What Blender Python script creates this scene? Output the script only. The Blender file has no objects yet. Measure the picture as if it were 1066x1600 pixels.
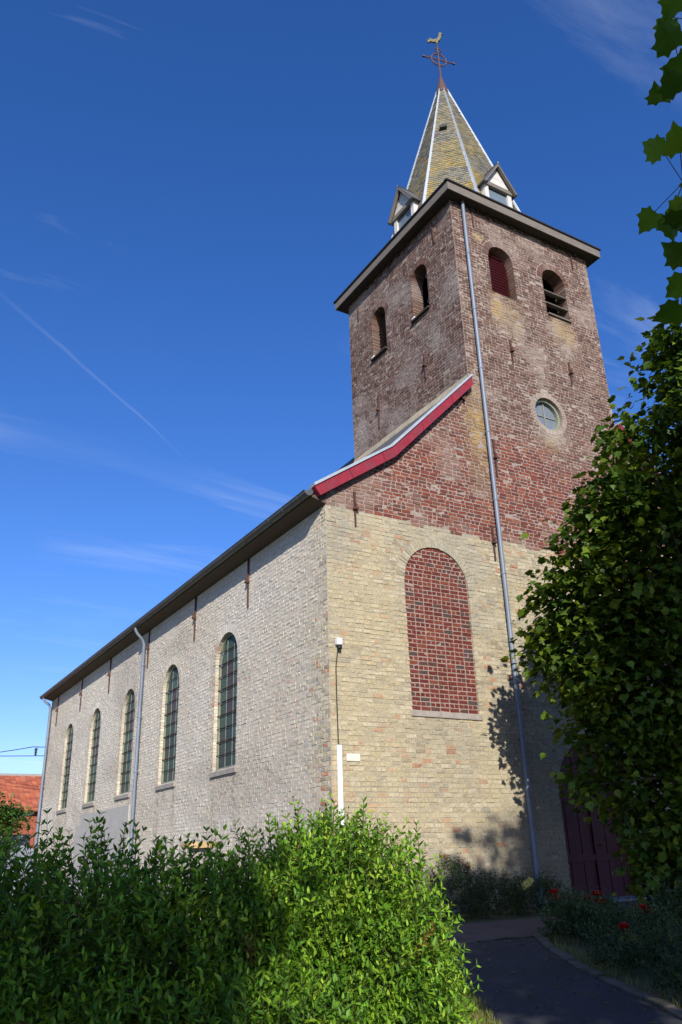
import bpy, bmesh, math, random
import numpy as np
from mathutils import Vector, Matrix
from mathutils.geometry import tessellate_polygon

random.seed(7)
RNG = np.random.default_rng(11)
SC = bpy.context.scene
COL = SC.collection
R = math.radians

# ------------------------------------------------------------------ camera
CAM = np.array([-7.9911, -13.8441, 1.0801])
yaw, pitch, roll = 0.5437, 0.3982, -0.0307
f_ = np.array([math.sin(yaw) * math.cos(pitch), math.cos(yaw) * math.cos(pitch), math.sin(pitch)])
r_ = np.array([math.cos(yaw), -math.sin(yaw), 0.0])
u_ = np.cross(r_, f_)
r2 = r_ * math.cos(roll) + u_ * math.sin(roll)
u2 = -r_ * math.sin(roll) + u_ * math.cos(roll)
cam_data = bpy.data.cameras.new('camera')
cam_data.sensor_fit = 'VERTICAL'
cam_data.sensor_height = 24.0
cam_data.lens = 24.0 * 1269.89 / 1600.0
cam_data.clip_start = 0.05
cam_data.clip_end = 6000
cam = bpy.data.objects.new('camera', cam_data)
COL.objects.link(cam)
cam.matrix_world = Matrix(((r2[0], u2[0], -f_[0], CAM[0]), (r2[1], u2[1], -f_[1], CAM[1]),
                           (r2[2], u2[2], -f_[2], CAM[2]), (0, 0, 0, 1)))
SC.camera = cam

# ------------------------------------------------------------------ light
SUN_EL, SUN_AZ = R(27), R(26.5)          # azimuth measured from -y towards -x
SUN = Vector((-math.sin(SUN_AZ) * math.cos(SUN_EL), -math.cos(SUN_AZ) * math.cos(SUN_EL), math.sin(SUN_EL)))
world = bpy.data.worlds.new('World')
SC.world = world
world.use_nodes = True
wn, wl = world.node_tree.nodes, world.node_tree.links
wn.clear()


def wnode(t, **k):
    n = wn.new(t)
    for a, b in k.items():
        setattr(n, a, b)
    return n


def wmath(op, a, b=None, c=None):
    n = wn.new('ShaderNodeMath'); n.operation = op
    for i, v in enumerate((a, b, c)):
        if v is None:
            continue
        if hasattr(v, 'links'):
            wl.new(v, n.inputs[i])
        else:
            n.inputs[i].default_value = v
    return n.outputs[0]


sky = wnode('ShaderNodeTexSky', sky_type='NISHITA', sun_disc=False)
sky.sun_elevation = SUN_EL
sky.sun_rotation = math.atan2(SUN.x, SUN.y)
sky.altitude = 0.0
sky.air_density = 1.0
sky.dust_density = 0.35
sky.ozone_density = 3.0
hsv = wnode('ShaderNodeHueSaturation')
hsv.inputs['Saturation'].default_value = 1.2
hsv.inputs['Value'].default_value = 1.15
tint = wnode('ShaderNodeMixRGB', blend_type='MULTIPLY')
tint.inputs['Fac'].default_value = 1.0
tint.inputs['Color2'].default_value = (0.90, 0.875, 1.12, 1)
wl.new(sky.outputs[0], tint.inputs['Color1'])
wl.new(tint.outputs[0], hsv.inputs['Color'])
tc = wnode('ShaderNodeTexCoord')
sep = wnode('ShaderNodeSeparateXYZ')
wl.new(tc.outputs['Generated'], sep.inputs[0])
zz = wmath('MAXIMUM', wmath('ADD', sep.outputs[2], 0.12), 0.05)
cmb = wnode('ShaderNodeCombineXYZ')
wl.new(wmath('DIVIDE', sep.outputs[0], zz), cmb.inputs[0])
wl.new(wmath('DIVIDE', sep.outputs[1], zz), cmb.inputs[1])
mp = wnode('ShaderNodeMapping')
mp.inputs['Rotation'].default_value = (0, 0, R(-24))
mp.inputs['Scale'].default_value = (0.6, 2.4, 1)
mp.inputs['Location'].default_value = (2.3, 1.1, 0)
wl.new(cmb.outputs[0], mp.inputs[0])
n1 = wnode('ShaderNodeTexNoise'); n1.inputs['Scale'].default_value = 1.25; n1.inputs['Detail'].default_value = 7
n1.inputs['Roughness'].default_value = 0.66; n1.inputs['Distortion'].default_value = 0.9
wl.new(mp.outputs[0], n1.inputs['Vector'])
n2 = wnode('ShaderNodeTexNoise'); n2.inputs['Scale'].default_value = 0.8; n2.inputs['Detail'].default_value = 2
mp2 = wnode('ShaderNodeMapping')
mp2.inputs['Location'].default_value = (3.0, 1.0, 0)
wl.new(cmb.outputs[0], mp2.inputs[0]); wl.new(mp2.outputs[0], n2.inputs['Vector'])
cl = wmath('MULTIPLY', wmath('MAXIMUM', wmath('MULTIPLY', wmath('SUBTRACT', n1.outputs[0], 0.52), 3.2), 0.0),
           wmath('MAXIMUM', wmath('MULTIPLY', wmath('SUBTRACT', n2.outputs[0], 0.42), 4.0), 0.0))
cl = wmath('MULTIPLY', wmath('MINIMUM', cl, 1.0), 0.55)
# one aircraft trail: an arc of a great circle across the sky
A = Vector((0.06, 0.81, 0.58)).normalized(); B = Vector((0.29, 0.85, 0.45)).normalized()
NRM = A.cross(B).normalized(); TAN = NRM.cross(A)


def wdot(v):
    n = wn.new('ShaderNodeVectorMath'); n.operation = 'DOT_PRODUCT'
    wl.new(tc.outputs['Generated'], n.inputs[0]); n.inputs[1].default_value = v
    return n.outputs['Value']


nz = wnode('ShaderNodeTexNoise'); nz.inputs['Scale'].default_value = 9; nz.inputs['Detail'].default_value = 4
wl.new(tc.outputs['Generated'], nz.inputs['Vector'])
dist = wmath('ABSOLUTE', wmath('ADD', wdot(NRM), wmath('MULTIPLY', wmath('SUBTRACT', nz.outputs[0], 0.5), 0.012)))
along = wdot(TAN)                       # 0 at A, grows towards B
mid_ = B.dot(TAN)
wid = wmath('MULTIPLY_ADD', wmath('SUBTRACT', mid_, along), 0.0075, 0.0016)
trail = wmath('MAXIMUM', wmath('SUBTRACT', 1.0, wmath('DIVIDE', dist, wid)), 0.0)
fade = wmath('MINIMUM', wmath('MAXIMUM', wmath('MULTIPLY', wmath('SUBTRACT', mid_ + 0.03, along), 9.0), 0.0), 1.0)
front = wmath('GREATER_THAN', wdot(((A + B) / 2).normalized()), 0.5)
trail = wmath('MULTIPLY', wmath('MULTIPLY', trail, fade), front)
trail = wmath('MULTIPLY', trail, wmath('MULTIPLY', wmath('SUBTRACT', nz.outputs[0], 0.3), 0.22))
cov = wmath('MINIMUM', wmath('ADD', cl, trail), 0.8)
mix = wnode('ShaderNodeMixRGB')
mix.inputs['Color2'].default_value = (7.0, 7.6, 8.6, 1)
wl.new(cov, mix.inputs['Fac']); wl.new(hsv.outputs[0], mix.inputs['Color1'])
bg = wnode('ShaderNodeBackground'); bg.inputs['Strength'].default_value = 0.108
wo = wnode('ShaderNodeOutputWorld')
wl.new(mix.outputs[0], bg.inputs[0]); wl.new(bg.outputs[0], wo.inputs[0])

sun_d = bpy.data.lights.new('sun', 'SUN')
sun_d.energy = 4.5; sun_d.angle = R(0.55); sun_d.color = (1.0, 0.94, 0.84)
sun_o = bpy.data.objects.new('sun', sun_d); COL.objects.link(sun_o)
sun_o.rotation_euler = SUN.to_track_quat('Z', 'Y').to_euler()
SC.view_settings.view_transform = 'Standard'
SC.view_settings.look = 'None'
SC.view_settings.exposure = 0.4
SC.view_settings.gamma = 1.0
SC.view_settings.use_curve_mapping = False
SC.cycles.max_bounces = 5

# ------------------------------------------------------------------ helpers


def lin(*c):
    c = np.asarray(c, float) / 255.0
    return np.where(c <= 0.04045, c / 12.92, ((c + 0.055) / 1.055) ** 2.4)


def vnoise(x, y, seed=0, s=1.0):
    """smooth value noise, arrays in, 0..1 out"""
    x = np.asarray(x, float) / s; y = np.asarray(y, float) / s
    xi = np.floor(x).astype(np.int64); yi = np.floor(y).astype(np.int64)
    fx = x - xi; fy = y - yi
    fx = fx * fx * (3 - 2 * fx); fy = fy * fy * (3 - 2 * fy)

    def h(a, b):
        n = (a * 374761393 + b * 668265263 + seed * 1442695041) & 0x7fffffff
        n = ((n ^ (n >> 13)) * 1274126177) & 0x7fffffff
        return ((n ^ (n >> 16)) & 0xffff) / 65535.0
    return (h(xi, yi) * (1 - fx) * (1 - fy) + h(xi + 1, yi) * fx * (1 - fy) + h(xi, yi + 1) * (1 - fx) * fy + h(xi + 1, yi + 1) * fx * fy)


def fbm(x, y, seed=0, s=1.0):
    return 0.55 * vnoise(x, y, seed, s) + 0.3 * vnoise(x, y, seed + 1, s * .45) + 0.15 * vnoise(x, y, seed + 2, s * .2)


def link(name, me, mat=None, parent=None):
    o = bpy.data.objects.new(name, me)
    COL.objects.link(o)
    if mat is not None:
        me.materials.clear(); me.materials.append(mat)
    if parent is not None:
        o.parent = parent
    return o


def thing(name, label, cat, loc=(0, 0, 0), group=None):
    o = bpy.data.objects.new(name, None)
    COL.objects.link(o)
    o.location = loc
    o.empty_display_size = 0.2
    o['label'] = label; o['category'] = cat
    if group:
        o['group'] = group
    return o


def tag(o, label, cat, group=None):
    o['label'] = label; o['category'] = cat
    if group:
        o['group'] = group
    return o


def mesh_np(name, V, F, C=None, smooth=False):
    """V (n,3), F list of equal-length tuples array (m,k), C (n,3) colours"""
    me = bpy.data.meshes.new(name)
    V = np.asarray(V, np.float32); F = np.asarray(F, np.int32)
    m, k = F.shape
    me.vertices.add(len(V)); me.vertices.foreach_set('co', V.ravel())
    me.loops.add(m * k); me.loops.foreach_set('vertex_index', F.ravel())
    me.polygons.add(m)
    me.polygons.foreach_set('loop_start', np.arange(0, m * k, k, dtype=np.int32))
    me.polygons.foreach_set('loop_total', np.full(m, k, np.int32))
    me.update(calc_edges=True)
    if not smooth:
        me.shade_flat()
    if C is not None:
        a = me.color_attributes.new('col', 'FLOAT_COLOR', 'POINT')
        a.data.foreach_set('color', np.concatenate([np.asarray(C, np.float32), np.ones((len(V), 1), np.float32)], 1).ravel())
    return me


class MB:
    """collects simple shapes into one mesh"""

    def __init__(s):
        s.v = []; s.f = []

    def add(s, V, F):
        b = len(s.v)
        s.v += [tuple(map(float, p)) for p in V]
        s.f += [tuple(i + b for i in q) for q in F]
        return s

    def box(s, x0, x1, y0, y1, z0, z1):
        return s.add([(x0, y0, z0), (x1, y0, z0), (x1, y1, z0), (x0, y1, z0), (x0, y0, z1), (x1, y0, z1), (x1, y1, z1), (x0, y1, z1)],
                     [(0, 3, 2, 1), (4, 5, 6, 7), (0, 1, 5, 4), (1, 2, 6, 5), (2, 3, 7, 6), (3, 0, 4, 7)])

    def obox(s, c, ax, ay, az):
        c, ax, ay, az = map(Vector, (c, ax, ay, az))
        P = [c + i * ax + j * ay + k * az for k in (-1, 1) for i, j in ((-1, -1), (1, -1), (1, 1), (-1, 1))]
        return s.add(P, [(0, 3, 2, 1), (4, 5, 6, 7), (0, 1, 5, 4), (1, 2, 6, 5), (2, 3, 7, 6), (3, 0, 4, 7)])

    def tube(s, pts, rad, n=8, cap=True):
        pts = [Vector(p) for p in pts]
        if not hasattr(rad, '__len__'):
            rad = [rad] * len(pts)
        t0 = (pts[1] - pts[0]).normalized()
        ref = Vector((0, 0, 1)) if abs(t0.z) < 0.9 else Vector((1, 0, 0))
        V = []; F = []
        for i, p in enumerate(pts):
            t = (pts[min(i + 1, len(pts) - 1)] - pts[max(i - 1, 0)]).normalized()
            a = t.cross(ref).normalized(); b = t.cross(a)
            ref = -b if False else ref
            for k in range(n):
                w = 2 * math.pi * k / n
                V.append(p + (a * math.cos(w) + b * math.sin(w)) * rad[i])
        for i in range(len(pts) - 1):
            for k in range(n):
                F.append((i * n + k, i * n + (k + 1) % n, (i + 1) * n + (k + 1) % n, (i + 1) * n + k))
        if cap:
            F.append(tuple(range(n))[::-1]); F.append(tuple((len(pts) - 1) * n + k for k in range(n)))
        return s.add(V, F)

    def build(s, name, mat, parent=None, smooth=False, bevel=0):
        me = bpy.data.meshes.new(name)
        me.from_pydata(s.v, [], s.f)
        if bevel:
            bm = bmesh.new(); bm.from_mesh(me)
            bmesh.ops.bevel(bm, geom=bm.edges[:], offset=bevel, segments=1, affect='EDGES')
            bm.to_mesh(me); bm.free()
        if smooth:
            me.polygons.foreach_set('use_smooth', np.ones(len(me.polygons), bool))
            try:
                me.set_sharp_from_angle(angle=R(40))
            except Exception:
                pass
        me.update()
        return link(name, me, mat, parent)


# ------------------------------------------------------------------ materials


def material(name, color=(0.5, 0.5, 0.5), rough=0.8, attr=False, var=0.25, nscale=6.0, bump=0.0, bscale=40.0, metal=0.0,
             spec=0.5, color2=None, c2scale=2.0, c2lo=0.45, c2hi=0.65, coords='Object', transl=0.0, stretch=None, gain=1.0):
    m = bpy.data.materials.new(name); m.use_nodes = True
    nt = m.node_tree; N = nt.nodes; L = nt.links
    bs = N['Principled BSDF']
    bs.inputs['Roughness'].default_value = rough
    bs.inputs['Metallic'].default_value = metal
    bs.inputs['Specular IOR Level'].default_value = spec
    t = N.new('ShaderNodeTexCoord')
    vec = t.outputs[coords]
    if stretch:
        mpn = N.new('ShaderNodeMapping'); mpn.inputs['Scale'].default_value = stretch
        L.new(vec, mpn.inputs[0]); vec = mpn.outputs[0]
    if attr:
        a = N.new('ShaderNodeAttribute'); a.attribute_name = 'col'; src = a.outputs['Color']
    else:
        rgb = N.new('ShaderNodeRGB'); rgb.outputs[0].default_value = (*color, 1); src = rgb.outputs[0]
    if color2 is not None:
        n = N.new('ShaderNodeTexNoise'); n.inputs['Scale'].default_value = c2scale; n.inputs['Detail'].default_value = 6
        L.new(vec, n.inputs['Vector'])
        rp = N.new('ShaderNodeMapRange'); rp.inputs[1].default_value = c2lo; rp.inputs[2].default_value = c2hi
        L.new(n.outputs[0], rp.inputs[0])
        mx = N.new('ShaderNodeMixRGB'); L.new(rp.outputs[0], mx.inputs[0]); L.new(src, mx.inputs[1]); mx.inputs[2].default_value = (*color2, 1)
        src = mx.outputs[0]
    if var:
        n = N.new('ShaderNodeTexNoise'); n.inputs['Scale'].default_value = nscale; n.inputs['Detail'].default_value = 5
        n.inputs['Roughness'].default_value = 0.65
        L.new(vec, n.inputs['Vector'])
        rp = N.new('ShaderNodeMapRange'); rp.inputs[1].default_value = 0.25; rp.inputs[2].default_value = 0.75
        rp.inputs[3].default_value = gain * (1 - var); rp.inputs[4].default_value = gain * (1 + var)
        L.new(n.outputs[0], rp.inputs[0])
        mx = N.new('ShaderNodeVectorMath'); mx.operation = 'SCALE'
        L.new(src, mx.inputs[0]); L.new(rp.outputs[0], mx.inputs['Scale'])
        src = mx.outputs[0]
    L.new(src, bs.inputs['Base Color'])
    if bump:
        n = N.new('ShaderNodeTexNoise'); n.inputs['Scale'].default_value = bscale; n.inputs['Detail'].default_value = 4
        L.new(vec, n.inputs['Vector'])
        b = N.new('ShaderNodeBump'); b.inputs['Strength'].default_value = 0.8; b.inputs['Distance'].default_value = bump
        L.new(n.outputs[0], b.inputs['Height']); L.new(b.outputs[0], bs.inputs['Normal'])
    if transl:
        tr = N.new('ShaderNodeBsdfTranslucent')
        sc_ = N.new('ShaderNodeVectorMath'); sc_.operation = 'MULTIPLY'; sc_.inputs[1].default_value = (1.25, 1.15, 0.45)
        L.new(src, sc_.inputs[0]); L.new(sc_.outputs[0], tr.inputs[0])
        ms = N.new('ShaderNodeMixShader'); ms.inputs[0].default_value = transl
        L.new(bs.outputs[0], ms.inputs[1]); L.new(tr.outputs[0], ms.inputs[2])
        L.new(ms.outputs[0], N['Material Output'].inputs['Surface'])
    return m


M = {}
M['brick'] = material('old_brick', attr=True, rough=0.92, var=0.38, nscale=24, bump=0.006, bscale=45, spec=0.15, gain=0.88)
M['mortar_y'] = material('lime_mortar', lin(178, 167, 142), 0.95, var=0.3, nscale=9, bump=0.008, bscale=60, spec=0.1, color2=lin(158, 150, 132), c2scale=1.2, gain=0.88)
M['mortar_g'] = material('grey_white_mortar', lin(206, 195, 176), 0.95, var=0.25, nscale=9, bump=0.006, bscale=60, spec=0.1, gain=0.88)
M['mortar_r'] = material('pale_mortar', lin(156, 143, 132), 0.95, var=0.3, nscale=9, bump=0.006, bscale=60, spec=0.1, gain=0.88)
M['white_mortar'] = material('white_mortar', lin(150, 132, 122), 0.95, var=0.12, nscale=12, bump=0.003, bscale=60, spec=0.1)
M['cement'] = material('grey_cement', lin(172, 168, 162), 0.9, var=0.12, nscale=3, bump=0.003, bscale=70, spec=0.2)
M['stone'] = material('blue_grey_stone', lin(150, 142, 134), 0.85, var=0.25, nscale=7, bump=0.004, bscale=50)
M['red_paint'] = material('crimson_painted_wood', lin(138, 38, 54), 0.65, var=0.22, nscale=7, spec=0.3, color2=lin(122, 48, 58), c2scale=3.5, bump=0.002, bscale=12)
M['dark_red'] = material('dark_red_painted_wood', lin(82, 22, 32), 0.6, var=0.2, nscale=6, spec=0.4)
M['zinc'] = material('zinc', lin(118, 128, 142), 0.5, var=0.2, nscale=5, metal=0.1, spec=0.4, stretch=(1, 1, .25))
M['dark_zinc'] = material('weathered_zinc', lin(92, 96, 98), 0.5, var=0.25, nscale=4, metal=0.3, stretch=(1, 0.3, 1))
M['lead'] = material('pale_lead', lin(170, 178, 184), 0.5, var=0.15, nscale=6, metal=0.2)
M['slate_roof'] = material('roof_slate', lin(80, 80, 80), 0.8, var=0.3, nscale=8)
M['slate'] = material('lichen_slate', attr=True, rough=0.75, var=0.3, nscale=14, bump=0.004, bscale=30, spec=0.3)
M['soffit'] = material('brown_soffit_boards', lin(86, 72, 62), 0.8, var=0.3, nscale=5, stretch=(6, .4, 6))
M['grey_wood'] = material('weathered_grey_wood', lin(112, 104, 96), 0.85, var=0.25, nscale=4, bump=0.003, bscale=30, stretch=(1, 1, 5))
M['dark_wood'] = material('dark_wood', lin(60, 54, 50), 0.85, var=0.3, nscale=5)
M['white_wood'] = material('chalky_white_wood', lin(196, 194, 188), 0.7, var=0.15, nscale=7)
M['tar'] = material('black_roof_edge', lin(42, 42, 44), 0.6, var=0.2)
M['iron'] = material('rusted_iron', lin(74, 50, 44), 0.8, var=0.35, nscale=14, color2=lin(96, 60, 46), c2scale=5)
M['rust_red'] = material('rusty_red_iron', lin(84, 58, 54), 0.7, var=0.3, nscale=14)
M['gilt'] = material('dull_gilded_copper', lin(112, 104, 74), 0.7, var=0.3, nscale=10, metal=0.2, color2=lin(96, 100, 70), c2scale=9)
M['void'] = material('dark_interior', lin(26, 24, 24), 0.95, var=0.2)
M['glass_green'] = material('leaded_green_glass', attr=True, rough=0.42, var=0.35, nscale=18, spec=0.18, bump=0.006, bscale=14)
M['glass_grey'] = material('grey_window_glass', lin(112, 120, 130), 0.2, var=0.15, nscale=6, spec=0.8, bump=0.002, bscale=5)
M['shutter_glass'] = material('blue_grey_board', lin(104, 118, 128), 0.3, var=0.12, nscale=5, spec=0.5)
M['pale_frame'] = material('pale_green_frame', lin(126, 132, 116), 0.7, var=0.2, nscale=8)
M['plastic_white'] = material('white_plastic', lin(226, 226, 226), 0.5, var=0.04)
M['plastic_grey'] = material('grey_plastic', lin(84, 88, 94), 0.6, var=0.1)
M['black'] = material('black_rubber', lin(30, 30, 32), 0.7, var=0.1)
M['white_stone'] = material('white_stone', lin(214, 208, 196), 0.85, var=0.1, nscale=10, bump=0.002)
M['asphalt'] = material('asphalt', lin(46, 48, 52), 0.92, var=0.35, nscale=90, bump=0.004, bscale=260, color2=lin(38, 40, 43), c2scale=1.4)
M['brown_path'] = material('brown_gravel_path', lin(92, 78, 70), 0.95, var=0.35, nscale=60, bump=0.006, bscale=200, color2=lin(78, 66, 60), c2scale=1.8)
M['kerb'] = material('mossy_kerb_stone', lin(88, 80, 70), 0.9, var=0.3, nscale=9, bump=0.006, bscale=40, color2=lin(58, 60, 36), c2scale=3)
M['lawn'] = material('lawn_soil', lin(72, 84, 40), 0.95, var=0.4, nscale=14, bump=0.02, bscale=60, color2=lin(92, 82, 56), c2scale=1.1)
M['leaf'] = material('leaf', attr=True, rough=0.5, var=0.22, nscale=60, transl=0.25, spec=0.25)
M['bark'] = material('bark', lin(84, 74, 62), 0.9, var=0.35, nscale=10, bump=0.02, bscale=20, stretch=(1, 1, .3))
M['stem'] = material('green_brown_stem', lin(70, 84, 36), 0.8, var=0.25, nscale=20)
M['rose_red'] = material('red_rose_petals', lin(170, 8, 22), 0.55, var=0.2, nscale=20, transl=0.2)
M['yellow_bloom'] = material('pale_yellow_bloom', lin(206, 200, 110), 0.7, var=0.15, nscale=20)
M['tile'] = material('orange_red_roof_tiles', attr=True, rough=0.85, var=0.2, nscale=3)
M['house_wall'] = material('red_house_brick', lin(150, 84, 62), 0.9, var=0.25, nscale=3)
M['house_white'] = material('white_render', lin(200, 198, 192), 0.9, var=0.08)
M['gravestone'] = material('polished_grey_granite', lin(112, 118, 130), 0.4, var=0.2, nscale=30)
M['sandstone'] = material('tan_sandstone', lin(186, 154, 110), 0.85, var=0.2, nscale=8, bump=0.003)

# ------------------------------------------------------------------ terrain


def gz(y):
    return float(np.interp(y, [-14, -7.3, -4, -2.5], [-.45, -.28, -.08, 0]))


ys = [-400, -120, -40, -20, -14, -12, -10, -8.5, -7.3, -6, -5, -4, -3.2, -2.5, 0, 15, 40, 120, 400, 1500]
xs = [-1500, -400, -120, -40, -15, -8, -4, 0, 4, 8, 15, 40, 120, 400, 1500]
V = [(x, y, gz(y) - 0.012) for y in ys for x in xs]
nx = len(xs)
F = [(j * nx + i, j * nx + i + 1, (j + 1) * nx + i + 1, (j + 1) * nx + i) for j in range(len(ys) - 1) for i in range(nx - 1)]
g = link('ground', mesh_np('ground', V, F), M['lawn']); g['kind'] = 'structure'


def strip(name, left, right, dz, mat, n=4):
    """sheet between two polylines with the same number of points, laid on the terrain"""
    m = MB(); V = []
    L2 = []; R2 = []
    for P, Q in ((left, L2), (right, R2)):
        for i in range(len(P) - 1):
            for k in range(n):
                t = k / n
                Q.append((P[i][0] * (1 - t) + P[i + 1][0] * t, P[i][1] * (1 - t) + P[i + 1][1] * t))
        Q.append(P[-1])
    for a, b in zip(L2, R2):
        for k in range(5):
            t = k / 4
            x = a[0] * (1 - t) + b[0] * t; y = a[1] * (1 - t) + b[1] * t
            V.append((x, y, gz(y) + dz))
    F = [(i * 5 + k, i * 5 + k + 1, (i + 1) * 5 + k + 1, (i + 1) * 5 + k) for i in range(len(L2) - 1) for k in range(4)]
    m.add(V, F)
    o = m.build(name, mat); o['kind'] = 'structure'
    return o


path = strip('asphalt_path', [(-6.9, -15.2), (-4.2, -9.9), (-2.85, -7.52), (-2.1, -6.2), (-1.26, -4.9), (-0.72, -4.0)],
             [(-5.2, -15.0), (-2.3, -9.9), (-1.0, -7.53), (-0.37, -6.09), (0.28, -4.95), (0.93, -3.97)], 0.0, M['asphalt'])
cross = strip('gravel_path', [(-6, -3.84), (-0.7, -3.93), (1.7, -4.0), (3.0, -3.85), (5.0, -3.4), (7.6, -3.2)],
              [(-6, -2.5), (0.5, -2.5), (2.3, -2.45), (3.6, -2.3), (5.2, -0.62), (8.9, -0.62)], 0.004, M['brown_path'])

# kerb stones along the right edge of the asphalt, edging across its end
KP = [(-2.3, -9.9), (-1.0, -7.53), (-0.37, -6.09), (0.28, -4.95), (0.93, -3.97)]
for (a, b) in zip(KP[:-1], KP[1:]):
    a, b = Vector(a), Vector(b); d = b - a; n = max(1, round(d.length / 0.52)); t = d.normalized(); q = Vector((t.y, -t.x))
    for k in range(n):
        c = a + d * ((k + .5) / n) + q * 0.09
        m = MB().obox((c.x, c.y, gz(c.y) - .035 + random.uniform(-.014, .014)), (t.x * (d.length / n / 2 - .006), t.y * (d.length / n / 2 - .006), (gz(b.y) - gz(a.y)) / n / 2),
                      (q.x * .06, q.y * .06, 0), (0, 0, .075))
        m.build('kerb_stone', M['kerb'], path, bevel=0.012)
for k in range(9):
    x0 = -0.95 + k * 0.3
    m = MB().box(x0, x0 + .285, -4.0 + .02 * math.sin(k * 2.1) - .003 * k, -3.925 + .02 * math.sin(k * 2.1) - .003 * k, -0.12, gz(-3.97) + 0.014 + random.uniform(-.006, .006))
    m.build('edging_stone', M['kerb'], path, bevel=0.01)

# ------------------------------------------------------------------ church
XT, WT, DT = 4.39, 5.45, 5.71
X1T = XT + WT
NW = 2 * XT + WT            # nave width
LEN = 25.85
CX, CY = XT + WT / 2, DT / 2
HEAVE = 8.05
church = thing('church', 'pale brick church with tall red-brown tower and slate spire', 'church', (CX, 0, 0))
_off = Vector((-CX, 0, 0))


def part(o):
    """hang a world-space mesh under the church without moving it"""
    o.parent = church
    o.matrix_parent_inverse = Matrix.Translation(-Vector(church.location))
    return o


def cpart(mb, name, mat, **k):
    return part(mb.build(name, mat, None, **k))


def sub(mb, name, mat, parent, **k):
    o = mb.build(name, mat, None, **k)
    o.parent = parent
    o.matrix_parent_inverse = Matrix.Identity(4)
    return o


def rake(x):
    """top of the front gable"""
    if x > CX:
        x = 2 * CX - x
    return float(np.interp(x, [-0.4, 1.73, 4.39, CX], [8.2, 9.6, 12.27, 15.1]))


class Opening:
    def __init__(s, c, w, z0, zs, r=None, ring=0.23, depth=0.3):
        s.c, s.w, s.z0, s.zs = c, w, z0, zs
        s.r = w if r is None else r
        s.ring, s.depth = ring, depth

    def block(s, z):
        if s.z0 < z < s.zs:
            return (s.c - s.w, s.c + s.w)
        if s.zs <= z < s.zs + s.r + s.ring:
            h = math.sqrt((s.r + s.ring) ** 2 - (z - s.zs) ** 2)
            return (s.c - h, s.c + h)
        return None

    def outline(s, n=16, g=0.0):
        w = s.w + g; r = s.r + g
        P = [(s.c - w, s.z0 - g), (s.c + w, s.z0 - g)]
        P += [(s.c + r * math.cos(math.pi * k / n), s.zs + r * math.sin(math.pi * k / n)) for k in range(n + 1)]
        return P


class Round(Opening):
    def __init__(s, c, z, r, ring=0.16, depth=0.25):
        s.c, s.zs, s.r, s.ring, s.depth = c, z, r, ring, depth
        s.w = r; s.z0 = z - r

    def block(s, z):
        d = abs(z - s.zs)
        if d < s.r + s.ring:
            h = math.sqrt((s.r + s.ring) ** 2 - d * d)
            return (s.c - h, s.c + h)

    def outline(s, n=24, g=0.0):
        return [(s.c + (s.r + g) * math.cos(2 * math.pi * k / n), s.zs + (s.r + g) * math.sin(2 * math.pi * k / n)) for k in range(n)]


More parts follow.
